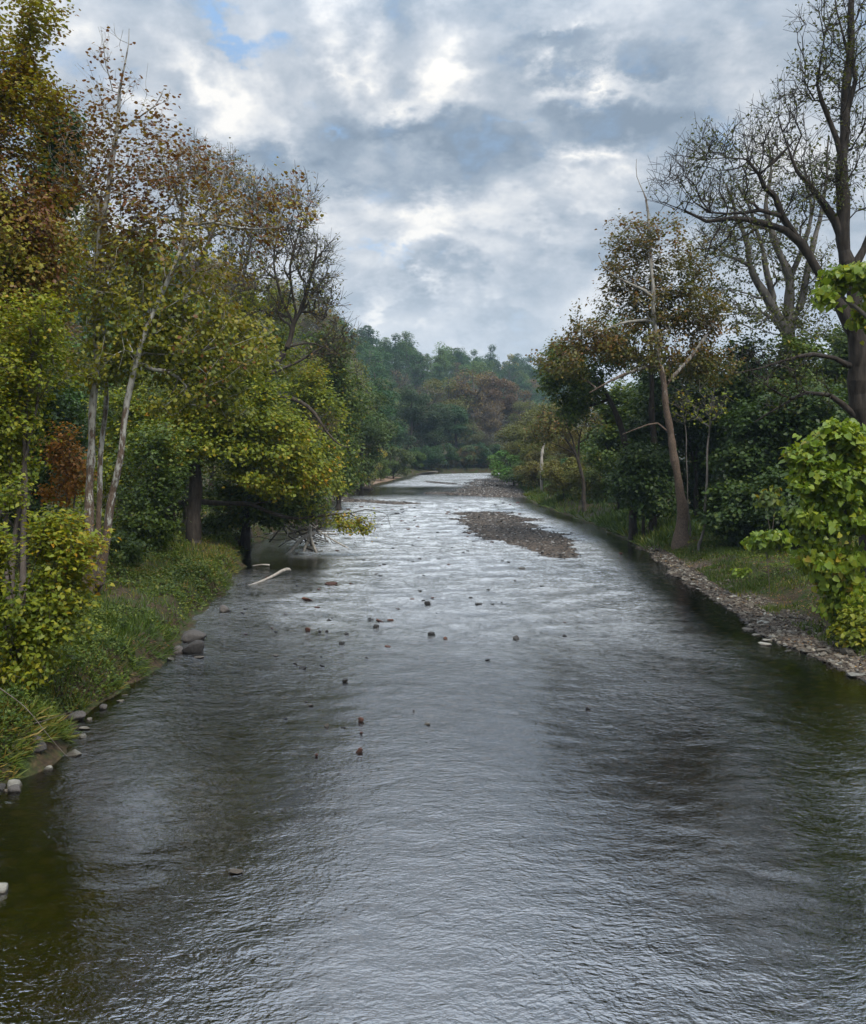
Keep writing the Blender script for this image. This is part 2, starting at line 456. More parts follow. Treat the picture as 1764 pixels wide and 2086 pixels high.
# ------------------------------------------------------------------ terrain
LY = [-40, 5, 12, 16.7, 19.9, 24.7, 30.6, 36, 40.2, 46, 51, 57, 64, 71.7, 90, 120, 135, 182, 222, 231, 240, 256, 280]
LX = [-11, -9.6, -8.8, -8.4, -8.25, -8.45, -8.5, -9.3, -9.6, -10.6, -11.5, -12.0, -12.2, -10.6, -12.6, -14.8, -13.9, -8.5, -5.5, 2, 16, 60, 120]
RY = [-40, 10, 24.1, 29, 37.6, 45, 53, 62, 76, 92, 109, 135, 180, 222, 229, 238, 262]
RX = [13.5, 12.6, 12.1, 11.8, 12.1, 12.6, 13.5, 13.9, 13.9, 12.6, 12.2, 13.6, 15.5, 17, 30, 70, 120]
Lf = lambda y: np.interp(y, LY, LX)
Rf = lambda y: np.interp(y, RY, RX)
RIDGE = np.array([(-112, -60, 36, 70), (-110, 20, 37, 72), (-92, 110, 38, 62), (-75, 200, 41, 52), (-69, 245, 46, 50), (-60, 285, 50, 50), (-44, 400, 47, 60),
                  (21, 540, 47, 150), (80, 650, 50, 200), (190, 780, 50, 220), (420, 900, 60, 220), (800, 1000, 60, 220)], float)
def hill(x, y):
    x = np.asarray(x, float); y = np.asarray(y, float)
    best = np.full(np.broadcast(x, y).shape, 0.0)
    for a, b in zip(RIDGE[:-1], RIDGE[1:]):
        dxy = b[:2] - a[:2]; L2 = (dxy ** 2).sum()
        t = np.clip(((x - a[0]) * dxy[0] + (y - a[1]) * dxy[1]) / L2, 0, 1)
        px = a[0] + t * dxy[0]; py = a[1] + t * dxy[1]
        d = np.hypot(x - px, y - py); hh = a[2] + t * (b[2] - a[2]); ww = a[3] + t * (b[3] - a[3])
        side = (x - px) * dxy[1] - (y - py) * dxy[0]      # >0: towards the river
        d = np.where(side > 0, d, d * 0.35)
        best = np.maximum(best, hh * sstep(0, 1, 1 - d / ww))
    return best
def caps(x, y, a, b, wa, wb):
    dxy = np.array(b) - np.array(a)
    t = np.clip(((x - a[0]) * dxy[0] + (y - a[1]) * dxy[1]) / (dxy ** 2).sum(), 0, 1)
    return 1 - np.hypot(x - a[0] - t * dxy[0], y - a[1] - t * dxy[1]) / (wa + t * (wb - wa))
def bars(x, y):
    """gravel bars: > 0 on a bar, 1 in its middle"""
    m = np.maximum.reduce([caps(x, y, (5.2, 86), (6.2, 70), 3.6, 4.2), caps(x, y, (6.2, 70), (7.9, 52), 4.1, 1.5),
                           caps(x, y, (2, 128), (11, 121), 3.6, 5.0), caps(x, y, (9, 127), (15, 185), 5.2, 6.5), caps(x, y, (-14, 114), (-4, 104), 4.0, 2.4),
                           caps(x, y, (-1, 172), (4, 160), 1.2, 1.2) ])
    return m + (fbm(x, y, 5, 3) - 0.47) * 1.0 + (vn(x, y, 0.9, 13) - .5) * .5
def riffle(x, y):
    a = sstep(16, 40, y) * (1 - sstep(100, 130, y)) * 0.85 + sstep(140, 160, y) * 0.6
    a = a * sstep(0.5, 4.5, x - Lf(y)) * sstep(0.5, 5, Rf(y) - x) * (1 - .9 * sstep(36, 41, y) * (1 - sstep(50, 56, y)) * (1 - sstep(-7, -4, x)))
    b = sstep(24, 28, y) * (1 - sstep(42, 50, y)) * (1 - sstep(-6, -1, x)) * 0.3
    return np.clip(np.maximum(a, b) * (0.35 + 1.1 * fbm(x, y, 7, 9)), 0, 1)
def ground(x, y):
    x = np.asarray(x, float); y = np.asarray(y, float)
    l, r = Lf(y), Rf(y)
    jl = (fbm(x, y, 3.0, 5) - 0.47) * 1.9 + (fbm(x, y, .8, 55) - .47) * .6; sl = l - x + jl; sr = x - r + (fbm(x, y, 3.0, 8) - 0.47) * 1.7 + (fbm(x, y, .8, 58) - .47) * .5
    steep = 1 - sstep(95, 125, y) + sstep(205, 222, y)
    hgt = 0.62 + 0.35 * fbm(x, y, 6, 31)
    zl = steep * (hgt * sstep(0.0, 0.9, sl) + 0.10 * np.maximum(sl - 0.5, 0) + 0.1 * fbm(x, y, 1.1, 6) * sstep(0, 1, sl))
    zl = zl + (1 - steep) * (0.07 * sl * (sl < 5) + (sl >= 5) * (0.35 + 0.12 * (sl - 5)))
    zl = np.minimum(zl, 2.4 + 0.2 * fbm(x, y, 9, 2)) + 0.25 * fbm(x, y, 7, 4) * sstep(1, 5, sl)
    shore = 1.55 * (1 - 0.65 * sstep(36, 48, y)) * (0.8 + 0.4 * vn(y, y, 6, 44))
    zr = 0.10 * np.minimum(sr, shore) + 0.75 * sstep(shore, shore + 2.6, sr) + 0.03 * np.maximum(sr - shore, 0)
    zr = np.minimum(zr, 2.6) + 0.12 * fbm(x, y, 1.5, 12) * sstep(0.8, 3, sr) + 0.05 * vn(x, y, 0.5, 15) * sstep(0, .5, sr)
    dm = np.minimum(x - l, r - x)
    bed = -(0.06 + 0.50 * sstep(0, 5.5, dm)) + 0.18 * (fbm(x, y, 4, 21) - 0.5) * sstep(0, 2, dm) + 0.10 * (fbm(x, y, 0.7, 22) - .5) * sstep(0, 1.2, dm)
    bed = np.where(dm < 0, 0, bed)
    bm = bars(x, y)
    bed = np.maximum(bed, np.where(bm > -0.4, -0.18 + 0.26 * sstep(-0.4, 0.5, bm) + 0.06 * (vn(x, y, 0.5, 77) - .5), -9))
    z = np.where(sl > 0, zl, np.where(sr > 0, zr, np.minimum(bed, 0.24)))
    hl = hill(x, y)
    z = z + np.where(sl > 0, hl * sstep(4, 30, sl), hl * sstep(25, 70, sr)) * (1 + 0.0 * x)
    return z
gz = lambda x, y: float(ground(np.array([x]), np.array([y]))[0])

def axis(segs):
    out = []
    for a, b, st in segs: out.append(np.arange(a, b, st))
    return np.unique(np.concatenate(out + [[segs[-1][1]]]))
gx = axis([(-900, -300, 60), (-300, -120, 15), (-120, -30, 4), (-30, -14, 0.8), (-14, -7, 0.22), (-7, 11, 0.45), (11, 20, 0.22), (20, 34, 0.9), (34, 120, 5), (120, 300, 15), (300, 900, 60)])
gy = axis([(-120, -20, 12), (-20, 8, 2), (8, 50, 0.3), (50, 90, 0.5), (90, 140, 1.0), (140, 280, 2.0), (280, 700, 9), (700, 1600, 45)])
X, Y = np.meshgrid(gx, gy)
Z = ground(X, Y)
nx, ny = len(gx), len(gy)
idx = (np.arange(ny - 1)[:, None] * nx + np.arange(nx - 1)[None]).ravel()
Qg = np.stack([idx, idx + 1, idx + nx + 1, idx + nx], 1)
slg = Lf(Y) - X; srg = X - Rf(Y)
stony = np.clip(sstep(-0.5, 0, bars(X, Y)) * (slg < 0) * (srg < 1) + (srg > -0.6) * (1 - sstep(1.5, 2.3, srg)) * (Y < 50), 0, 1)
sandy = ((Y > 115) & (Y < 200) & (slg > -0.5) & (slg < 6)) * 1.0
mg, t = newmat('ground_soil')
geo = t.new('ShaderNodeNewGeometry')
pos = geo.outputs['Position']
s_ = t.new('ShaderNodeSeparateXYZ'); t.put(s_.inputs[0], pos)
n1 = t.noise(pos, 1.3, 6, 0.65); n2 = t.noise(pos, 9.0, 5, 0.7); n3 = t.noise(pos, 0.35, 3)
vo = t.new('ShaderNodeTexVoronoi'); t.put(vo.inputs['Vector'], t.vmath('MULTIPLY', pos, (1, 1, .4))); vo.inputs['Scale'].default_value = 3.2
vo2 = t.new('ShaderNodeTexVoronoi'); t.put(vo2.inputs['Vector'], pos); vo2.inputs['Scale'].default_value = 11
soil = t.ramp(n2.outputs[0], [(0.25, (0.018, 0.013, 0.008)), (0.5, (0.050, 0.034, 0.020)), (0.75, (0.12, 0.075, 0.042))])
grs = t.ramp(n2.outputs[0], [(0.3, (0.016, 0.026, 0.007)), (0.7, (0.05, 0.07, 0.015))])
land = t.mix(t.rng(n1.outputs[0], 0.40, 0.62), soil, grs)
sep = t.new('ShaderNodeSeparateColor'); t.put(sep.inputs[0], vo2.outputs['Color'])
grav = t.ramp(t.math('ADD', t.math('MULTIPLY', sep.outputs[0], .6), t.math('MULTIPLY', n2.outputs[0], .4)), [(0.2, (0.030, 0.022, 0.016)), (0.55, (0.085, 0.063, 0.047)), (0.9, (0.20, 0.16, 0.125))])
sand = t.ramp(n1.outputs[0], [(0.3, (0.14, 0.09, 0.055)), (0.7, (0.27, 0.19, 0.13))])
sep1 = t.new('ShaderNodeSeparateColor'); t.put(sep1.inputs[0], vo.outputs['Color'])
bedc = t.ramp(t.math('ADD', t.math('MULTIPLY', sep1.outputs[0], .5), t.math('MULTIPLY', n1.outputs[0], .5)), [(0.25, (0.035, 0.022, 0.008)), (0.5, (0.095, 0.060, 0.020)), (0.8, (0.18, 0.12, 0.045))])
bedc = t.mix(t.rng(vo.outputs['Distance'], 0.25, 0.6), bedc, (0.012, 0.010, 0.004))
c = t.mix(attr(t, 'stony'), land, grav)
c = t.mix(attr(t, 'sandy'), c, sand)
c = t.mix(t.rng(s_.outputs[2], -0.08, 0.03), bedc, c)
hb = t.math('ADD', t.math('MULTIPLY', n2.outputs[0], 0.6), t.math('MULTIPLY', vo.outputs['Distance'], -0.8))
p = principled(t, c, 0.9, 0.25, hb, 0.8, 0.08)
t.l.new(p.outputs[0], t.out.inputs[0])
me = mesh('ground', np.stack([X, Y, Z], -1).reshape(-1, 3), None, Qg, [mg], None, {'stony': stony.ravel(), 'sandy': sandy.ravel()}, smooth=True)
link('ground', me, kind='structure')

# ------------------------------------------------------------------ water: real waves with a finer ripple on top
rgw = np.random.default_rng(5)
NW, TW = 1024, 40.96
kx = np.fft.fftfreq(NW, TW / NW) * 2 * PI
KX, KY = np.meshgrid(kx, kx); K = np.hypot(KX, KY) + 1e-6
def wavefield(l0, l1, p, aniso, seed):
    rg = np.random.default_rng(seed)
    k0, k1 = 2 * PI / l1, 2 * PI / l0
    A = np.where((K > k0) & (K < k1), K ** (-p), 0) * (aniso + (1 - aniso) * (KY / K) ** 2)
    f = np.fft.ifft2(A * np.exp(2j * PI * rg.random((NW, NW)))).real
    return f / f.std()
wA = wavefield(0.22, 1.3, 1.9, 0.35, 1)      # ripples everywhere
wB = wavefield(0.5, 3.2, 1.3, 0.45, 2)       # standing waves in the riffles
def samp(f, x, y):
    u = (x / TW * NW) % NW; v = (y / TW * NW) % NW
    i = np.floor(u).astype(int); j = np.floor(v).astype(int); fu = u - i; fv = v - j
    i2, j2 = (i + 1) % NW, (j + 1) % NW; i %= NW; j %= NW
    return (f[j, i] * (1 - fu) + f[j, i2] * fu) * (1 - fv) + (f[j2, i] * (1 - fu) + f[j2, i2] * fu) * fv
ys = [4.0]
while ys[-1] < 290: ys.append(ys[-1] + max(0.055, (ys[-1] / 10.5) ** 1.75 * 0.035 if ys[-1] < 120 else 2.2))
ys = np.array(ys); nyw = len(ys); nxw = 330
f01 = np.linspace(0, 1, nxw)[None, :]
lw, rw = (Lf(ys) - 2.5)[:, None], (Rf(ys) + 2.5)[:, None]
vis = np.minimum(lw * 0 + 1e9, ys[:, None] * 0.56 + 1.0)
lw = np.maximum(lw, -vis * 1.15 - 2); rw = np.minimum(rw, vis * 1.15 + 2)
XW = lw + (rw - lw) * f01; YW = ys[:, None] + 0 * XW
rf = riffle(XW, YW)
fade = 1 - sstep(25, 70, YW)
ZW = samp(wA, XW, YW) * (0.0024 + 0.006 * rf) * (0.25 + .75 * fade) + samp(wB, XW * 0.8, YW) * (0.002 + 0.016 * rf) * (1 - sstep(120, 200, YW) * .6)
idx = (np.arange(nyw - 1)[:, None] * nxw + np.arange(nxw - 1)[None]).ravel()
Qw = np.stack([idx, idx + 1, idx + nxw + 1, idx + nxw], 1)
mw, t = newmat('river_water')
geo = t.new('ShaderNodeNewGeometry'); pos = geo.outputs['Position']
RF = attr(t, 'riffle')
wv = t.noise(pos, 0.5, 2)
pw = t.vmath('ADD', pos, t.vmath('SCALE', wv.outputs['Color'], scale=0.6))
na_ = t.noise(t.vmath('MULTIPLY', pw, (3.6, 6.2, 1)), 1.0, 3, 0.6, 0.5)
nb_ = t.noise(t.vmath('MULTIPLY', pw, (12.0, 19.0, 1)), 1.0, 2, 0.5, 0.4)
patch = t.rng(t.noise(t.vmath('MULTIPLY', pos, (0.22, 0.10, 1)), 1.0, 3).outputs[0], 0.34, 0.66, 0.35, 1.45)
hgt = t.math('ADD', na_.outputs[0], t.math('MULTIPLY', nb_.outputs[0], 0.58))
hgt = t.math('MULTIPLY', hgt, t.math('MULTIPLY', patch, t.math('ADD', 0.8, t.math('MULTIPLY', RF, 1.6))))
bp = t.new('ShaderNodeBump'); bp.inputs['Strength'].default_value = 1.0; bp.inputs['Distance'].default_value = 0.026
t.put(bp.inputs['Height'], hgt)
fr = t.new('ShaderNodeFresnel'); fr.inputs['IOR'].default_value = 3.7; t.l.new(bp.outputs[0], fr.inputs['Normal'])
gl = t.new('ShaderNodeBsdfGlossy'); t.put(gl.inputs['Roughness'], t.math('ADD', 0.05, t.math('MULTIPLY', RF, 0.22))); t.l.new(bp.outputs[0], gl.inputs['Normal'])
gl.inputs['Color'].default_value = (1, 1, 1, 1)
tr = t.new('ShaderNodeBsdfTransparent'); tr.inputs[0].default_value = (0.84, 0.66, 0.38, 1)
ms = t.new('ShaderNodeMixShader'); t.l.new(fr.outputs[0], ms.inputs[0]); t.l.new(tr.outputs[0], ms.inputs[1]); t.l.new(gl.outputs[0], ms.inputs[2])
# silver sky glare and slight foam, painted as diffuse white over the riffles
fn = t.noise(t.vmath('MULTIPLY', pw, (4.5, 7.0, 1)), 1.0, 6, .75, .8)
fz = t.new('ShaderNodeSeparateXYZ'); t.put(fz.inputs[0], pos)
sky_sheen = t.math('MULTIPLY', t.rng(t.math('ADD', fn.outputs[0], t.math('MULTIPLY', fz.outputs[2], 3.0)), 0.38, 0.66), t.math('MULTIPLY', t.rng(RF, 0.05, 0.6, 0.0, 1.0), t.rng(fz.outputs[1], 20.0, 70.0, 0.20, 0.78)))
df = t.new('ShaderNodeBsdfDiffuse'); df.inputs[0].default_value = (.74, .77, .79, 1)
m2 = t.new('ShaderNodeMixShader'); t.put(m2.inputs[0], sky_sheen); t.l.new(ms.outputs[0], m2.inputs[1]); t.l.new(df.outputs[0], m2.inputs[2])
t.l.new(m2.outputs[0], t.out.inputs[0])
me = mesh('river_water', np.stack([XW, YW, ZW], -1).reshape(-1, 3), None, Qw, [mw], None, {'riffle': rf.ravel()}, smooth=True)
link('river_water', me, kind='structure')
# ------------------------------------------------------------------ trees
def make_tree(name, label, cat, Y, base, trunks, blobs, n_att, n_leaf, leaf, lmat, bmat, seed, group=None, size=0.14, tpl=DIAMOND, width=0.8,
              tip=0.012, ex=0.45, step=0.55, jit=0.14, minz=2.5, spread=0.22, up=0.5, tintf=None, ntwig=0, twl=0.8, flare=0.5, thr_leaf=0.035, down=0.35,
              pieces=0, piece_name='leaf', col=None, litz=None, droop=.35, vary=.0, back=0.6, curl=.35, wob=0.05, gap=0.0, minr=0.0):
    """base: (px, py) of the foot at distance Y. trunks: lists of (px, py, radius[, Y]). blobs: (px, py, rx, ry, depth radius, weight[, Y])"""
    rng = np.random.default_rng(seed)
    bx = (base[0] - 882) / FP * Y; bz = gz(bx, Y)
    origin = np.array([bx, Y, bz])
    sk = Skel(rng)
    for k, tr_ in enumerate(trunks):
        pts = []
        for p_ in tr_:
            yy = p_[3] if len(p_) > 3 else Y
            pts.append((*W(p_[0], p_[1], yy), p_[2]))
        if k == 0: pts = [(bx, Y, bz - 0.3, pts[0][3] * 1.05)] + pts
        sk.trunk(pts, 0.5, wob, bz + minz)
    wsum = sum(b[5] for b in blobs)
    A = []
    for b in blobs:
        yy = b[6] if len(b) > 6 else Y
        n = max(3, int(n_att * b[5] / wsum))
        A.append(ell(rng, W(b[0], b[1], yy), (b[2] / FP * yy, b[4], b[3] / FP * yy), n))
    A = np.vstack(A)
    A = A[A[:, 2] > ground(A[:, 0], A[:, 1]) + 0.3]
    if gap > 0: A = A[vn(A[:, 0] + A[:, 1], A[:, 2], 1.7, seed) > gap]
    sk.branch(A, step, jit, down, back=back, curl=curl)
    if ntwig:
        i0 = np.where((sk.lv[:sk.n] > 0) & (rng.random(sk.n) < 1))[0]
        i = rng.choice(i0, ntwig)
        d = norm(sk.dir[i] * 0.9 + rng.normal(0, 0.55, (ntwig, 3)) + np.array([0, 0, 0.25]))
        tp = sk.P[i] + d * rng.uniform(0.3, 1.0, (ntwig, 1)) * twl
        for a_, b_ in zip(i, tp): sk.add(b_, a_, 0.0, False)
    sk.radii(tip, ex)
    root = thing(name, origin, label, cat, group)
    V, Q = sk.tubes(origin, flare, minr=minr)
    link('trunk', mesh('trunk', V, None, Q, [bmat], smooth=True), root)
    if n_leaf:
        n = sk.n; cand = np.where((sk.r < thr_leaf) & (sk.lv[:n] > 0) & (sk.par[:n] >= 0))[0]
        # leaves follow the twigs of the blobs in proportion to their weights
        k = rng.choice(cand, n_leaf)
        tt = rng.random((n_leaf, 1))
        P = sk.P[k] * tt + sk.P[sk.par[k]] * (1 - tt) + rng.normal(0, spread, (n_leaf, 3)) * np.array([1, 1, 0.7])
        if leaf is not None:
            keep = leaf(P, rng); P = P[keep]
        P = P[P[:, 2] > ground(P[:, 0], P[:, 1]) + 0.05]
        m = len(P)
        out = norm(P - A.mean(0))
        F = leaf_frames(rng, m, up, droop, out)
        sz = size * rng.uniform(0.65 - vary, 1.3, m)
        tint = np.clip(rng.beta(2, 2.2, m) + (fbm(P[:, 0] + P[:, 1] * .7, P[:, 2], 2.2, seed) - 0.47) * 0.9, 0, 1)
        if tintf is not None: tint = np.clip(tintf(P, tint, rng), 0, 1)
        if pieces:
            front = np.argsort(np.linalg.norm(P - np.array([0, 0, H]), axis=1) + rng.normal(0, .3, m))[:pieces]
            rest = np.setdiff1d(np.arange(m), front)
            var = []
            for q_ in range(6):
                me_ = mesh('leaf', tpl[0] * np.array([width, 1, 1]) + rng.normal(0, .02, tpl[0].shape), tpl[1], None, [lmat], attrs={'tint': np.full(len(tpl[0]), np.quantile(tint, (q_ + .5) / 6))}, smooth=True)
                var.append(me_)
            for i in front:
                o = link(piece_name, var[min(5, int(rng.integers(0, 6)))], root)
                Fm = F[i].copy(); Fm[:, 0] = np.cross(Fm[:, 1], Fm[:, 2])
                M4 = Matrix([[*(Fm[r_] * sz[i]), P[i][r_] - origin[r_]] for r_ in range(3)] + [[0, 0, 0, 1]])
                o.matrix_local = M4
            P, F, sz, tint = P[rest], F[rest], sz[rest], tint[rest]
        V, T = scatter(tpl, P - origin, F, sz, width)
        fo = link('foliage', mesh('foliage', V, T, None, [lmat], attrs={'tint': np.repeat(tint, len(tpl[0]))}), root, kind='stuff')
        if col: fo.color = (*col, 1)
    return root

# ---- left bank -------------------------------------------------
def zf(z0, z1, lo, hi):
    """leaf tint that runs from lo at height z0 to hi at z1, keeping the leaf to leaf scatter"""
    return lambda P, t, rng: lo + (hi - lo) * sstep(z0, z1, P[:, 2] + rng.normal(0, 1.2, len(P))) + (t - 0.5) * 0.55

# the clump of three white sycamore stems
zt = lambda py, Y: H + (HOR - py) / FP * Y
syc_keep = lambda P, rng: rng.random(len(P)) < np.interp(P[:, 2], [zt(800, 31), zt(640, 31), zt(560, 31), zt(450, 31), zt(300, 31), zt(180, 31), zt(80, 31)], [1, .9, .72, .46, .34, .17, .08])
make_tree('sycamore_tree', 'tall sycamore with three white stems and rusty leaves on the left grassy bank', 'tree', 31, (190, 1228),
          [[(182, 1222, .26), (180, 1140, .18), (184, 1000, .145), (190, 850, .13), (193, 740, .12), (196, 623, .11), (209, 468, .10), (220, 382, .085), (234, 270, .075), (240, 190, .055), (258, 130, .035), (266, 90, .02), (266, 60, .012)],
           [(192, 1225, .17, 31.4), (200, 1100, .10, 31.6), (208, 950, .09, 31.9), (212, 850, .085, 32), (213, 760, .08, 32), (206, 640, .08, 32.3), (180, 520, .06, 32.6), (150, 430, .04, 33)],
           [(200, 1216, .18, 30.6), (214, 1100, .135, 30.4), (230, 1000, .125, 30.2), (245, 930, .12, 30), (268, 785, .10, 30), (288, 700, .09, 30), (313, 634, .085, 30), (360, 522, .075, 30), (400, 457, .06, 30), (440, 410, .05, 30), (462, 340, .03, 30)],
           [(400, 457, .06, 30), (432, 452, .05, 30), (490, 464, .04, 30), (562, 464, .025, 30), (620, 440, .014, 30)],
           [(234, 278, .05), (275, 245, .035), (320, 215, .02), (335, 180, .012)],
           [(209, 468, .06), (180, 380, .05), (100, 385, .02)], [(215, 500, .06), (270, 470, .05), (350, 420, .03), (400, 340, .02)]],
          [(250, 130, 55, 90, 1.0, .5), (215, 240, 90, 90, 1.5, 1.2), (180, 330, 110, 90, 2, 1.7), (320, 240, 40, 80, 1, .4), (330, 340, 80, 80, 2, 1.2), (250, 440, 150, 90, 2.5, 2.2), (420, 380, 100, 80, 2, 1.3),
           (540, 440, 100, 60, 1.8, .9), (400, 500, 160, 80, 2.5, 1.8), (200, 560, 130, 90, 2.5, 1.8), (340, 640, 170, 90, 2.5, 2.2), (250, 730, 170, 70, 2.5, 1.8), (460, 720, 130, 80, 2.2, 1.8), (420, 820, 110, 50, 1.5, .8), (600, 400, 40, 50, 1, .2)],
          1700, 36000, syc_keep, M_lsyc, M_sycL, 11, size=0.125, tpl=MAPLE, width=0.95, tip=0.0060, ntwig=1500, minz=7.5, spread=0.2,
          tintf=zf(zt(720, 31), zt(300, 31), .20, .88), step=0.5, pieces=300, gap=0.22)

# crown of the big tree whose trunk stands left of the picture
make_tree('big_leafy_tree', 'tall dense tree with brown and olive leaves filling the upper left corner', 'tree', 27, (-150, 1300),
          [[(-150, 1200, .42), (-140, 900, .36), (-120, 600, .3), (-110, 300, .22), (-80, 0, .14), (-60, -200, .08)], [(-125, 700, .2), (-40, 560, .12), (40, 480, .06)], [(-112, 400, .2), (-30, 240, .12), (40, 140, .06)], [(-130, 800, .2), (-20, 760, .13), (20, 735, .08), (66, 730, .04)]],
          [(0, 200, 115, 130, 2.5, 1.9), (-30, 60, 110, 110, 2.5, 1.3), (60, 25, 62, 42, 1.2, .3), (-20, 380, 130, 120, 2.5, 1.9), (20, 500, 115, 90, 2.2, 1.7), (20, 600, 110, 90, 2.2, 1.7), (-120, 300, 120, 300, 3, 1), (-100, -100, 150, 160, 3, .7), (10, 700, 100, 70, 2, 1), (-130, 600, 100, 200, 3, .8)],
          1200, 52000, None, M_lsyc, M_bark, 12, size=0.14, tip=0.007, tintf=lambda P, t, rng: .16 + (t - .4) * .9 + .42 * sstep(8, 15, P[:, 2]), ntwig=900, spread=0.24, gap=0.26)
make_tree('dark_leafy_tree', 'dark green tree showing between the olive crown and the tall sycamore', 'tree', 34, (40, 1120),
          [[(45, 1050, .25), (60, 800, .2), (80, 500, .15), (100, 300, .06)]],
          [(120, 275, 42, 75, 1.3, 1.0), (110, 380, 45, 60, 1.5, .8)],
          260, 9000, None, M_ldk, M_barkdark, 13, size=0.18, tip=0.008, spread=0.25)

# shrubs and small trees behind and beside the white stems
def shrub(name, label, Y, foot, blobs, n_att, n_leaf, lmat, seed, size=0.16, stems=5, bm=None, cat='shrub', **kw):
    rg = np.random.default_rng(seed + 500)
    tr_ = []
    for i in range(stems):
        b = blobs[i % len(blobs)]
        fx = foot[0] + rg.uniform(-12, 12) * 20 / Y
        r0 = kw.get('r0', .035)
        tr_.append([(fx, foot[1] - 3, r0), ((fx * .6 + b[0] * .4), foot[1] * .5 + b[1] * .5, r0 * .75), (b[0] + rg.uniform(-.4, .4) * b[2], b[1] - rg.uniform(0, .4) * b[3], r0 * .4)])
    kw.pop('r0', None)
    kw.setdefault('minz', 0.15)
    return make_tree(name, label, cat, Y, foot, tr_, blobs, n_att, n_leaf, None, lmat, bm or M_twig, seed, size=size, tip=kw.pop('tip', 0.005), flare=0, **kw) if False else \
        make_tree(name, label, cat, Y, foot, tr_, blobs, n_att, n_leaf, None, lmat, bm or M_twig, seed, size=size, tip=kw.pop('tip', 0.005), flare=0, **kw)
shrub('yellow_green_shrub', 'large leaved yellow green shrub at the left edge in front of the white stems', 19.5, (30, 1480),
      [(20, 1120, 70, 60, .9, 1.2), (60, 1090, 90, 50, .9, 1), (140, 1130, 65, 55, .8, 1), (30, 1220, 90, 80, 1, 1.5), (120, 1200, 60, 50, .8, .7), (-20, 1040, 80, 60, 1, .6), (50, 1330, 80, 50, .9, 1.0), (0, 1400, 70, 40, .8, .6), (110, 1270, 70, 40, .8, .6), (-80, 1250, 90, 160, 1.2, 1)],
      560, 14000, M_lyg, 21, size=0.095, tpl=HEART, width=0.85, pieces=300, spread=0.14, ntwig=300, twl=.5, stems=8, gap=.36)
shrub('small_leafy_tree', 'young yellow green tree at the left edge between shrub and tall crown', 24, (30, 1330),
      [(10, 860, 75, 90, 1.6, 1.4), (50, 760, 90, 60, 1.6, 1), (80, 660, 70, 60, 1.6, .8), (0, 970, 60, 70, 1.4, 1), (-60, 900, 80, 150, 1.5, 1)],
      460, 16000, M_lyg, 22, size=0.12, cat='tree', stems=3, r0=.09, ntwig=500, spread=.18, gap=.22)
shrub('orange_sapling', 'orange leaved maple sapling behind the white sycamore stems', 37, (150, 1160),
      [(125, 900, 42, 45, 1, 1), (150, 960, 45, 45, 1, 1.2), (120, 1000, 40, 30, .8, .5)],
      160, 2400, M_lor, 23, size=0.16, cat='tree', stems=2, r0=.06, spread=.2, gap=.2)
shrub('dark_understory_tree', 'dark green low tree left of the orange sapling', 39, (70, 1165),
      [(70, 800, 90, 60, 2, 1.2), (110, 880, 70, 70, 2, 1.1), (40, 960, 90, 90, 2, 1.2), (60, 1080, 110, 80, 2, 1)],
      360, 14000, M_ldk, 24, size=0.19, cat='tree', stems=3, r0=.1, spread=.25)
shrub('green_bush', 'green bush on the bank just behind the foot of the white stems', 36, (160, 1180),
      [(120, 1090, 90, 60, 1.5, 1), (250, 1120, 50, 40, 1, .6), (170, 1150, 90, 40, 1.2, .8)],
      200, 6000, M_lgr, 25, size=0.15, spread=.18, stems=5)
for k, (px_, py_, yy, lab) in enumerate([(300, 1040, 44, 'green leafy understory tree right of the leaning white stem'), (240, 960, 50, 'yellow green understory tree seen between the white stems'), (350, 960, 57, 'dark green tree behind the thick dark trunk on the left bank')]):
    shrub('understory_tree', lab, yy, (px_, 915 + 5.0 * FP / yy), [(px_, py_, 70, 80, 2.2, 1), (px_ + 20, py_ - 110, 80, 80, 2.5, 1), (px_ - 30, py_ + 60, 60, 50, 2, .7)],
          260, 9000, (M_lgr, M_lyg, M_ldk)[k], 26 + k, size=0.19, cat='tree', stems=3, r0=.1, spread=.3, gap=.25)
# the dark-trunked trees over the water
lk = dict(tip=0.009, spread=0.3, up=.6)
make_tree('leaning_dark_tree', 'dark trunked tree with green leaves leaning over the left bank of the river', 'tree', 50, (396, 1108),
          [[(394, 1100, .42), (396, 1000, .36), (400, 900, .30), (410, 800, .22), (430, 700, .14)], [(398, 930, .18), (460, 860, .14), (540, 800, .08)], [(396, 985, .14), (340, 930, .1), (300, 880, .05)]],
          [(440, 760, 110, 60, 3, 1.2), (520, 830, 100, 70, 3, 1.3), (470, 900, 110, 50, 3, 1.2), (580, 900, 90, 60, 3, 1.2), (330, 880, 90, 60, 3, 1), (400, 850, 90, 60, 3, 1), (560, 980, 80, 40, 2.5, .9), (640, 960, 50, 50, 2, .5)],
          620, 26000, None, M_lyg, M_barkdark, 31, size=0.23, **lk, gap=.15)
make_tree('bending_green_tree', 'bushy green tree hanging low over the left bank beside the driftwood', 'tree', 55, (500, 1085),
          [[(500, 1075, .25), (505, 1000, .2), (520, 940, .16), (560, 900, .08)], [(506, 1000, .12), (560, 985, .09), (610, 990, .05)]],
          [(480, 1000, 80, 40, 2.5, 1), (560, 1040, 80, 35, 2.5, 1.1), (620, 1010, 60, 50, 2.5, 1), (610, 930, 70, 60, 2.5, 1), (500, 940, 80, 50, 2.5, .8), (450, 1060, 60, 25, 2, .5)],
          420, 17000, None, M_lgr, M_barkdark, 32, size=0.23, **lk, minz=.5)
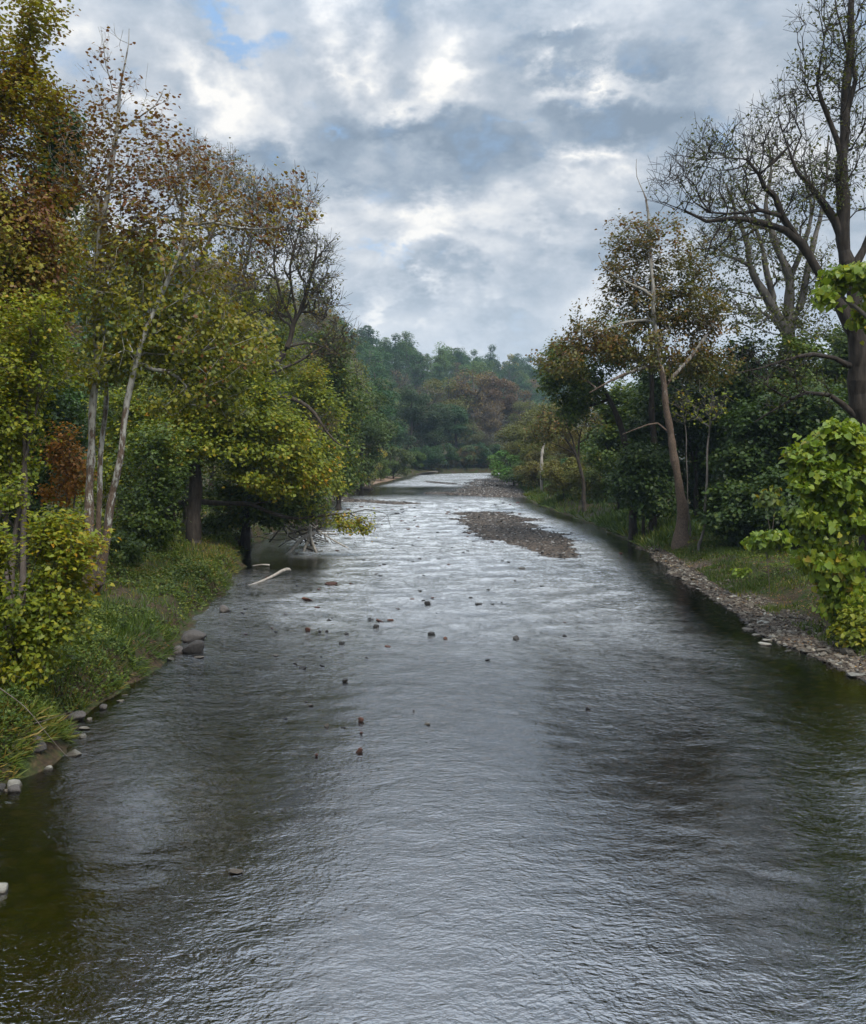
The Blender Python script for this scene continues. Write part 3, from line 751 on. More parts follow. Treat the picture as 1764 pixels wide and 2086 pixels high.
make_tree('crooked_bare_tree', 'crooked half bare tree with rusty leaves leaning out from the left bank', 'tree', 60, (500, 1070),
          [[(500, 1060, .36), (500, 960, .32), (506, 860, .28), (520, 815, .26), (552, 760, .23), (583, 707, .2), (598, 660, .17), (612, 635, .15), (636, 560, .1), (646, 480, .04)],
           [(520, 815, .2), (560, 805, .17), (610, 818, .14), (640, 842, .11), (664, 880, .08), (690, 905, .05), (710, 912, .03)],
           [(552, 760, .12), (610, 735, .09), (650, 712, .07), (690, 690, .04), (712, 660, .025)],
           [(598, 660, .12), (570, 600, .10), (560, 520, .06), (575, 430, .03)], [(583, 707, .10), (640, 700, .07), (700, 730, .03)],
           [(612, 635, .09), (650, 640, .07), (690, 660, .03)], [(606, 650, .09), (590, 560, .08), (610, 470, .05), (632, 400, .02)]],
          [(600, 440, 60, 80, 2.5, 1.2), (640, 540, 50, 70, 2.5, 1.1), (560, 480, 60, 90, 2.5, 1), (655, 620, 45, 50, 2, .9), (690, 690, 40, 40, 1.5, .5), (660, 720, 50, 30, 1.5, .4), (560, 600, 60, 60, 2, .6), (640, 870, 50, 30, 1.5, .3)],
          520, 2600, None, M_lbrown, M_bark, 33, size=0.2, tip=0.011, ntwig=2600, twl=1.3, spread=.25, minz=6)
make_tree('bare_twiggy_tree', 'slender grey tree losing its leaves right of the tall white sycamore', 'tree', 58, (380, 1085),
          [[(380, 1075, .28), (378, 800, .24), (376, 640, .2), (372, 450, .12), (366, 330, .05)], [(376, 600, .12), (430, 480, .08), (470, 380, .03)], [(377, 700, .12), (470, 600, .1), (500, 470, .05), (520, 380, .03)]],
          [(380, 350, 70, 70, 2.5, 1), (460, 370, 60, 60, 2.5, 1), (520, 420, 50, 70, 2.5, 1), (430, 480, 90, 70, 2.5, .9), (500, 560, 70, 80, 2.5, .9)],
          520, 3500, None, M_lbrown, M_barkgrey, 34, size=0.2, tip=0.010, ntwig=2400, twl=1.2, spread=.25, minz=6)
make_tree('twin_stemmed_tree', 'dark stemmed tree behind the sycamore with sparse yellow leaves', 'tree', 66, (470, 1055),
          [[(470, 1045, .3), (480, 800, .24), (490, 640, .17), (500, 540, .1), (515, 480, .04)], [(476, 880, .2), (440, 700, .16), (445, 560, .08)], [(480, 800, .16), (540, 680, .12), (560, 600, .05)]],
          [(450, 650, 80, 80, 3, 1), (540, 640, 70, 70, 3, 1), (490, 740, 110, 60, 3, 1.2), (560, 720, 60, 60, 2.5, .8), (380, 700, 90, 80, 3, 1)],
          460, 13000, None, M_lyg, M_bark, 35, size=0.24, tip=0.010, ntwig=900, twl=1.1, spread=.35, minz=6, gap=.2)
make_tree('bright_green_tree', 'bright yellow green tree beside the river left of the sandy beach', 'tree', 76, (640, 1050),
          [[(640, 1035, .28), (638, 900, .22), (636, 780, .12)], [(639, 960, .12), (670, 900, .08)]],
          [(625, 780, 60, 50, 3, 1), (660, 840, 50, 50, 3, 1.1), (600, 860, 60, 60, 3, 1), (650, 920, 55, 50, 3, 1.2), (610, 960, 60, 50, 3, 1), (670, 980, 30, 30, 2, .5)],
          420, 15000, None, M_lyg, M_bark, 36, size=0.29, tip=0.011, spread=.4, up=.6)
make_tree('olive_river_tree', 'olive green tree rising behind the bright green one on the left bank', 'tree', 92, (690, 1020),
          [[(690, 1010, .28), (694, 880, .2), (700, 740, .1)]],
          [(690, 750, 40, 50, 3, 1), (705, 820, 45, 50, 3, 1), (690, 900, 50, 50, 3, 1), (660, 700, 50, 50, 3.5, 1), (700, 960, 40, 35, 3, .8), (650, 780, 50, 60, 3, .8)],
          380, 12000, None, M_lgr, M_bark, 37, size=0.34, tip=0.014, spread=.45, up=.6)
# the long bare limb over the water
make_tree('fallen_tree', 'fallen dark tree reaching low over the water above the driftwood pile', 'fallen tree', 52, (330, 1075),
          [[(345, 1040, .17), (380, 1021, .17), (440, 1025, .15), (510, 1027, .13), (545, 1042, .115), (600, 1056, .09), (660, 1050, .07), (710, 1046, .05), (740, 1060, .035), (752, 1085, .02)],
           [(510, 1027, .07), (545, 1022, .05), (572, 1014, .03)], [(715, 1048, .04), (745, 1038, .03), (790, 1048, .02), (797, 1075, .012)]],
          [(720, 1068, 32, 20, .8, 1), (690, 1060, 34, 22, .8, .8), (745, 1078, 14, 10, .5, .4), (770, 1055, 26, 20, .6, .25), (640, 1040, 40, 20, 1, .4)],
          120, 1500, lambda P, rng: P[:, 0] < (765 - 882) / FP * 52, M_lyg, M_bark, 38, size=0.17, tip=0.008, ntwig=120, spread=.16, minz=.2, flare=0)

# ---- right bank ------------------------------------------------
make_tree('leaning_sycamore', 'leaning sycamore with red brown foot and pale upper trunk on the right bank', 'tree', 54, (1390, 1103),
          [[(1387, 1095, .42), (1389, 1037, .34), (1382, 988, .28), (1371, 903, .24), (1356, 828, .21), (1343, 728, .17), (1333, 640, .15), (1325, 540, .12), (1322, 432, .09), (1310, 392, .05), (1297, 360, .03), (1295, 324, .015)],
           [(1366, 880, .08), (1340, 862, .06), (1300, 872, .045), (1265, 885, .02)], [(1345, 740, .12), (1280, 760, .1), (1200, 800, .04)], [(1350, 790, .12), (1430, 700, .1), (1470, 620, .04)],
           [(1333, 650, .1), (1260, 660, .08), (1200, 690, .04)], [(1330, 600, .1), (1250, 560, .06), (1220, 520, .03)]],
          [(1290, 500, 75, 50, 2.2, 1.3, 55.6), (1340, 470, 60, 40, 2, .4, 55.6), (1260, 590, 70, 50, 2.5, 1.3, 55.6), (1390, 540, 70, 60, 2.5, 1.2, 55.6), (1340, 620, 110, 60, 3, 1.8, 55.6), (1215, 690, 75, 45, 2.5, 1.3, 55.6), (1420, 650, 70, 60, 2.8, 1.2, 55.6), (1200, 600, 28, 24, 1.2, .25, 55.6), (1320, 720, 120, 50, 3, 1.5, 55.6), (1150, 745, 55, 40, 2, .8, 55.6),
           (1440, 740, 60, 50, 2.5, .8, 55.6)],
          900, 25000, None, M_lbrown, M_sycR, 41, size=0.19, width=.9, tip=0.0085, ntwig=900, twl=.9, spread=.27, minz=6, gap=.28,
          tintf=lambda P, t, rng: t * .9 + .25 * sstep(9, 15, P[:, 2]))
make_tree('overhanging_tree', 'dark green leaning tree whose crown hangs over the river before the far hill', 'tree', 62, (1290, 1075),
          [[(1290, 1065, .3), (1285, 950, .27), (1262, 860, .23), (1232, 800, .17), (1190, 760, .1), (1150, 730, .05)], [(1240, 815, .12), (1180, 830, .07), (1140, 820, .03)]],
          [(1150, 740, 52, 42, 2.5, 1.2), (1190, 790, 50, 40, 2.5, 1), (1120, 770, 28, 34, 2, .6), (1165, 840, 34, 26, 1.6, .5), (1240, 730, 50, 40, 2.5, .7), (1130, 715, 30, 22, 1.5, .3), (1260, 680, 40, 40, 2, .5)],
          420, 12000, None, M_lgr, M_barkdark, 42, size=0.22, tip=0.010, ntwig=200, spread=.28, minz=6)
make_tree('bare_oak', 'huge dark oak with long crooked almost bare limbs at the right edge', 'tree', 35, (1775, 1215),
          [[(1780, 1190, .484), (1772, 1000, .429), (1762, 860, .390), (1748, 720, .359), (1735, 600, .312), (1723, 533, .281), (1720, 430, .250), (1716, 300, .211), (1722, 180, .172), (1735, 60, .133), (1740, -60, .094), (1750, -200, .047)],
           [(1745, 700, .265), (1712, 610, .234), (1670, 555, .211), (1629, 493, .187), (1600, 470, .172), (1543, 454, .133), (1489, 446, .094), (1440, 452, .070), (1400, 430, .047), (1356, 412, .023), (1320, 405, .012)],
           [(1629, 493, .156), (1597, 440, .140), (1585, 400, .133), (1560, 378, .109), (1550, 355, .094), (1580, 330, .070), (1600, 310, .055), (1625, 280, .031)],
           [(1550, 358, .078), (1520, 325, .062), (1480, 322, .039), (1440, 326, .027), (1400, 320, .016), (1370, 318, .008)],
           [(1590, 430, .101), (1545, 428, .086), (1511, 434, .070), (1453, 432, .047), (1420, 410, .035), (1390, 370, .023), (1340, 352, .012), (1320, 345, .008)],
           [(1480, 446, .055), (1450, 490, .039), (1440, 530, .023)],
           [(1720, 500, .203), (1700, 450, .172), (1680, 420, .156), (1650, 380, .117), (1620, 350, .078), (1600, 300, .047), (1590, 240, .023)],
           [(1718, 320, .140), (1690, 250, .109), (1670, 205, .086), (1660, 175, .062), (1672, 110, .039), (1705, 20, .023), (1712, -10, .016)],
           [(1720, 230, .109), (1740, 165, .094), (1720, 110, .062), (1710, 40, .039), (1705, -40, .023)],
           [(1765, 880, .234), (1740, 845, .156), (1690, 805, .101), (1640, 800, .078), (1590, 830, .055), (1540, 860, .031)],
           [(1750, 760, .156), (1700, 730, .109), (1660, 722, .086), (1600, 735, .055), (1550, 750, .039), (1500, 760, .023)],
           [(1730, 560, .195), (1790, 450, .140), (1830, 300, .078)]],
          [(1370, 370, 60, 45, 1.5, .7), (1440, 310, 70, 50, 1.8, 1.0), (1460, 400, 90, 50, 1.8, 1.0), (1520, 300, 60, 70, 2, 1.0), (1600, 260, 60, 90, 2, 1.1), (1640, 170, 40, 60, 1.6, .6), (1690, 60, 60, 110, 2, 1.2), (1640, 380, 90, 80, 2, 1.0),
           (1730, 180, 60, 120, 2, 1.2), (1740, 350, 70, 90, 2, 1), (1500, 480, 90, 50, 1.8, .8), (1790, 100, 80, 200, 2.5, .8), (1620, 790, 90, 50, 2, .5), (1560, 740, 90, 40, 2, .4), (1760, -100, 120, 100, 2, .4)],
          1700, 8500, lambda P, rng: fbm(P[:, 0], P[:, 2], 1.6, 5) + .25 * sstep(1450, 1720, P[:, 0] / 35 * FP + 882) > rng.uniform(.35, .8, len(P)), M_lbrown, M_barkdark, 43, size=0.13, tip=0.0075, ntwig=3200, twl=.75, spread=.16, minz=5, jit=.22, curl=.5, wob=.09,
          tintf=lambda P, t, rng: t * .5)
make_tree('pale_trunked_tree', 'grey tree with three pale forked trunks behind the oak limbs', 'tree', 58, (1610, 1080),
          [[(1610, 1065, .5), (1612, 850, .45), (1610, 700, .42), (1604, 640, .38), (1608, 569, .32), (1590, 520, .25), (1572, 468, .2), (1560, 420, .15), (1570, 340, .08), (1560, 260, .04)],
           [(1606, 660, .35), (1626, 630, .3), (1640, 580, .25), (1647, 540, .22), (1665, 470, .16), (1680, 380, .1), (1690, 280, .05)],
           [(1608, 569, .22), (1630, 520, .18), (1650, 440, .12), (1640, 340, .06)],
           [(1606, 690, .35), (1579, 635, .32), (1555, 595, .28), (1543, 576, .25), (1529, 540, .2), (1521, 490, .16), (1500, 440, .11), (1480, 380, .06)],
           [(1579, 620, .22), (1562, 560, .2), (1550, 500, .15), (1530, 430, .1), (1500, 370, .05)], [(1530, 545, .12), (1500, 528, .1), (1465, 520, .06), (1430, 540, .03)]],
          [(1500, 400, 80, 60, 3, 1.2), (1580, 340, 80, 80, 3, 1.2), (1660, 380, 70, 90, 3, 1.2), (1470, 500, 80, 60, 3, 1.2), (1450, 600, 60, 50, 2.5, .9), (1560, 500, 100, 80, 3, 1.1), (1660, 560, 70, 80, 3, 1), (1520, 640, 80, 40, 3, .9), (1630, 660, 70, 50, 3, .9)],
          700, 9500, lambda P, rng: rng.random(len(P)) < 1 - .5 * sstep(18, 23, P[:, 2]), M_lbrown, M_barkgrey, 44, size=0.20, tip=0.009, ntwig=2600, twl=1.0, spread=.3, minz=8,
          tintf=lambda P, t, rng: t * .55)
# dark leafy wall behind the leaning trunk
dw = [(1260, 870, 60, 110, 78, 'tree'), (1340, 840, 60, 120, 66, 'tree'), (1310, 960, 60, 80, 60, 'tree'), (1420, 800, 70, 110, 64, 'tree'), (1440, 960, 60, 90, 66, 'tree'), (1520, 760, 70, 90, 60, 'tree'), (1540, 900, 80, 100, 50, 'tree'),
      (1500, 1030, 60, 60, 49, 'shrub'), (1620, 760, 70, 80, 56, 'tree'), (1640, 880, 80, 110, 48, 'tree'), (1600, 1020, 70, 70, 46, 'shrub'), (1720, 740, 70, 90, 62, 'tree'), (1730, 900, 80, 130, 52, 'tree')]
dl = ['dark green tree at the left end of the leafy wall on the right bank', 'dark tree directly behind the leaning sycamore trunk', 'low dark tree left of the foot of the leaning sycamore', 'dark tree right of the leaning trunk', 'shaded small tree behind the thin saplings',
      'round dark tree below the pale forked trunks', 'broad dark green bushy tree in the middle of the right bank', 'dark green shrub behind the small bright sapling clump', 'olive tree top under the oak limb', 'dark green tree left of the bright catalpa leaves',
      'deep green shrub left of the lower catalpa leaves', 'green tree behind the upper catalpa leaves', 'shaded tree behind the bright catalpa at the right edge']
for k, ((px_, py_, rx_, ry_, yy, ct), lab) in enumerate(zip(dw, dl)):
    shrub('leafy_tree' if ct == 'tree' else 'leafy_shrub', lab, yy, (px_, 915 + 5.0 * FP / yy), [(px_, py_ - ry_ * .4, rx_ * .85, ry_ * .6, 2.6, 1), (px_ - 15, py_ + ry_ * .3, rx_, ry_ * .5, 2.6, 1.2), (px_ + 20, py_ + ry_ * .7, rx_ * .9, ry_ * .5, 2.4, .8)],
          300, 10500, (M_lgr if k in (0, 8, 11) else M_ldk), 60 + k, size=0.15 + 0.0019 * yy, cat=ct, stems=2, r0=.12, spread=.32, bm=M_barkdark, gap=.3)
# catalpa with big bright leaves
cat_kw = dict(tpl=HEART, width=0.95, up=.30, spread=.16, droop=1.1, vary=.3)
shrub('bright_catalpa', 'bright lime green catalpa with big drooping heart shaped leaves at the right edge', 29, (1725, 1262),
      [(1720, 890, 48, 40, .8, 1), (1640, 925, 26, 32, .6, .55), (1670, 980, 60, 45, .9, 1.2), (1740, 970, 50, 60, 1, 1), (1660, 1060, 50, 50, .9, 1), (1740, 1080, 60, 70, 1, 1.2), (1680, 1140, 55, 40, .9, .9), (1730, 1200, 50, 45, .9, .9), (1700, 1240, 30, 30, .7, .3), (1800, 1050, 50, 150, 1.2, 1)],
      620, 12500, M_lcat, 81, size=0.21, cat='tree', stems=5, r0=.08, pieces=300, bm=M_barkgrey, gap=.2, ntwig=200, twl=.4, **cat_kw)
make_tree('upper_catalpa', 'upper bough of lime green catalpa leaves over the oak trunk at the right edge', 'tree', 31, (1810, 1250),
          [[(1810, 1230, .22), (1815, 900, .18), (1800, 720, .13), (1770, 650, .09), (1700, 590, .05)], [(1812, 800, .08), (1775, 790, .05)]],
          [(1730, 560, 45, 22, .8, 1), (1690, 610, 50, 40, .9, 1.3), (1660, 660, 30, 22, .7, .5), (1730, 650, 50, 40, 1, 1.1), (1700, 690, 50, 25, .8, .6), (1755, 780, 22, 22, .6, .35), (1800, 620, 50, 80, 1, .8)],
          230, 2300, None, M_lcat, M_barkgrey, 82, size=0.235, gap=.25, tip=.008, minz=5, pieces=240, flare=.2, **cat_kw)
shrub('bright_sapling', 'small bright green sapling clump standing in front of the dark shrub on the right bank', 37, (1568, 1145),
      [(1570, 1092, 36, 14, .7, 1), (1545, 1105, 22, 10, .5, .5), (1598, 1100, 22, 12, .5, .5)], 60, 330, M_lcat, 83, size=0.27, stems=4, r0=.02, pieces=150, **cat_kw)
shrub('hanging_green_sapling', 'thin green sapling with pale leaves against the darkest part of the right bank', 42, (1570, 1130),
      [(1555, 1010, 20, 10, .5, 1), (1580, 1000, 14, 8, .4, .5), (1575, 1022, 12, 6, .4, .4)], 30, 130, M_lgr, 84, size=0.26, stems=2, r0=.02, **cat_kw)
shrub('tiny_seedling', 'tiny pale green seedling alone on the grass of the right bank', 35, (1511, 1180),
      [(1511, 1163, 14, 7, .3, 1)], 14, 60, M_lcat, 85, size=0.17, stems=3, r0=.01, tpl=HEART, spread=.08)
shrub('yellow_green_undergrowth', 'yellow green undergrowth below the bright catalpa at the right edge', 27.5, (1745, 1335),
      [(1755, 1275, 40, 40, .9, 1), (1725, 1290, 28, 22, .8, .5), (1790, 1290, 40, 50, 1, .6)], 130, 2600, M_lyg, 86, size=0.14, stems=6, tpl=HEART, spread=.14)
# thin bare saplings right of the leaning trunk
for k, (pts, lab) in enumerate([([(1424, 1110, .08), (1436, 1075, .075), (1437, 1000, .065), (1439, 930, .055), (1445, 870, .045), (1447, 830, .03)], 'thin grey sapling with forked bare top right of the leaning trunk'),
                                ([(1405, 1100, .05), (1402, 1000, .045), (1396, 900, .035), (1390, 820, .02)], 'thin dark sapling closest to the leaning trunk'),
                                ([(1330, 1075, .3), (1332, 980, .26), (1330, 860, .22), (1326, 740, .15), (1322, 660, .08)], 'straight dark trunk standing left behind the leaning sycamore')]):
    yy = (50, 55, 62)[k]
    make_tree('thin_sapling' if k < 2 else 'straight_dark_tree', lab, 'tree', yy, (pts[0][0], pts[0][1] + 3), [pts], [(pts[-1][0], pts[-1][1], 50, 45, 1.5, 1)], 40, 160, None, M_lyg, M_barkgrey if k < 2 else M_barkdark, 87 + k, size=.2, tip=.008, ntwig=120, spread=.2, minz=4)
# ------------------------------------------------------------------ tree kinds for the farther banks and the hillsides
def kind_mesh(name, seed, Ht=16.0, R=5.0, z0=0.05, nclump=26, cr=1.7, nleaf=3500, leaf=.5, lean=0.0, twigs=0, taper=0.0, leafmat=None, bm=None, sparse=False, flat=.75):
    rng = np.random.default_rng(seed)
    sk = Skel(rng, 20000)
    sk.trunk([(0, 0, -.6, .02 * Ht), (0, 0, Ht * .3, .016 * Ht), (lean * .5, .2, Ht * .6, .011 * Ht), (lean, 0, Ht * .88, .003 * Ht)], Ht / 22, .1, Ht * z0 * .6)
    C = ell(rng, (lean * .5, 0, Ht * (1 + z0) / 2), (R * .82, R * .82, Ht * (1 - z0) / 2 * .86), nclump, .5)
    k = 1 - taper * np.clip((C[:, 2] / Ht - .45) / .55, 0, 1)
    C[:, :2] *= k[:, None]
    sk.branch(C, Ht / 18, .1, .3)
    sub = np.vstack([ell(rng, c, (cr * .8,) * 3, 4, .6) for c in C])
    sk.branch(sub, Ht / 22, .1, .2)
    if twigs:
        i = rng.choice(np.where(sk.lv[:sk.n] > 0)[0], twigs)
        d = norm(sk.dir[i] + rng.normal(0, .6, (twigs, 3)) + np.array([0, 0, .25]))
        for a_, b_ in zip(i, sk.P[i] + d * rng.uniform(.5, 1.6, (twigs, 1))): sk.add(b_, a_, 0, False)
    sk.radii(.022 if not twigs else .028, .43)
    V1, Q1 = sk.tubes(np.zeros(3), .4, 5, 3, .12)
    ci = rng.integers(0, len(C), nleaf)
    v = norm(rng.normal(0, 1, (nleaf, 3)) + np.array([0, 0, .35])) * (rng.uniform(0.25, 1, (nleaf, 1)) ** .45)
    rr = (cr * rng.uniform(.7, 1.3, len(C)))[ci][:, None]
    P = C[ci] + v * rr * np.array([1, 1, flat])
    F = leaf_frames(rng, nleaf, .45, .3, v)
    sz = leaf * rng.uniform(.6, 1.3, nleaf)
    tint = np.clip(rng.beta(2, 2, nleaf) * .7 + rng.uniform(0, .35, len(C))[ci], 0, 1)
    V2, T2 = scatter(DIAMOND, P, F, sz, .85)
    # the far ones are a single mesh: leaves first, wood after
    return dict(V1=V1, Q1=Q1, V2=V2, T2=T2, tint=np.repeat(tint, 4), H=Ht)
def kind_single(nm, g, lm, bm):
    V = np.vstack([g['V2'], g['V1']]); n2 = len(g['V2'])
    return mesh(nm, V, g['T2'], g['Q1'] + n2, [lm, bm], np.r_[np.zeros(len(g['T2'])), np.ones(len(g['Q1']))], {'tint': np.r_[g['tint'], np.full(len(g['V1']), .5)]})
def kind_split(nm, g, lm, bm):
    return (mesh(nm + '_trunk', g['V1'], None, g['Q1'], [bm], smooth=True), mesh(nm + '_crown', g['V2'], g['T2'], None, [lm], attrs={'tint': g['tint']}))
KM = {}
for nm, kw in dict(round_=dict(R=5.4, nclump=34, cr=1.6, nleaf=15000, leaf=.27), round_b=dict(R=5.8, nclump=40, cr=1.5, nleaf=15000, leaf=.27, lean=1.2), tall=dict(R=3.9, Ht=18, nclump=34, cr=1.4, nleaf=13000, leaf=.27, taper=.35),
                   open_=dict(R=5.2, nclump=26, cr=1.5, nleaf=7000, leaf=.25, twigs=900, z0=.12), bush=dict(Ht=5, R=2.9, z0=.0, nclump=22, cr=.85, nleaf=7000, leaf=.2), bush_b=dict(Ht=5, R=3.4, z0=.0, nclump=24, cr=.8, nleaf=7000, leaf=.2),
                   bare=dict(R=4.6, nclump=26, cr=1.6, nleaf=1600, leaf=.25, twigs=1500)).items():
    KM[nm] = (kind_split(nm.strip('_'), kind_mesh(nm, hash(nm) * 0 + len(KM) + 200, **kw), M_leaf, M_barkgrey if nm in ('open_', 'bare') else M_bark), kw.get('Ht', 16.0))
KF = {}
for nm, kw in dict(round_=dict(R=5.4, nclump=32, cr=2.3, nleaf=4600, leaf=.52), round_b=dict(R=5.9, nclump=34, cr=2.2, nleaf=4600, leaf=.52), tall=dict(R=4.1, Ht=18, nclump=30, cr=2.1, nleaf=4200, leaf=.52, taper=.3),
                   open_=dict(R=5.0, nclump=28, cr=2.1, nleaf=3200, leaf=.5, twigs=500), bare=dict(R=4.6, nclump=22, cr=1.7, nleaf=700, leaf=.45, twigs=900)).items():
    kw['z0'] = 0.0
    KF[nm] = (kind_single('far_tree_' + nm.strip('_'), kind_mesh(nm, 300 + len(KF), **kw), M_leaf, M_barkgrey if nm in ('open_', 'bare') else M_bark), kw.get('Ht', 16.0))

rp = np.random.default_rng(77)
COLS = dict(dark=(.026, .056, .022), green=(.048, .085, .022), olive=(.085, .092, .022), yellow=(.16, .145, .02), rust=(.098, .070, .036), brown=(.078, .068, .038), grey=(.060, .078, .040), bright=(.065, .11, .025))
def put_split(kind, px, ytop, Y, ws, col, name, label, cat='tree', group=None, lift=0.0):
    (tm, cm), h0 = KM[kind]
    x = (px - 882) / FP * Y
    b = gz(x, Y) - .1 + lift
    s = (H + (HOR - ytop) / FP * Y - b) / h0
    root = thing(name, (x, Y, b), label, cat, group)
    root.scale = (s * ws, s * ws, s); root.rotation_euler[2] = rp.uniform(0, 6.28)
    link('trunk', tm, root)
    c = link('foliage', cm, root, kind='stuff')
    k = COLS[col]; j = rp.uniform(.88, 1.14, 3)
    c.color = (*[a * q_ for a, q_ in zip(k, j)], 1)
    return root
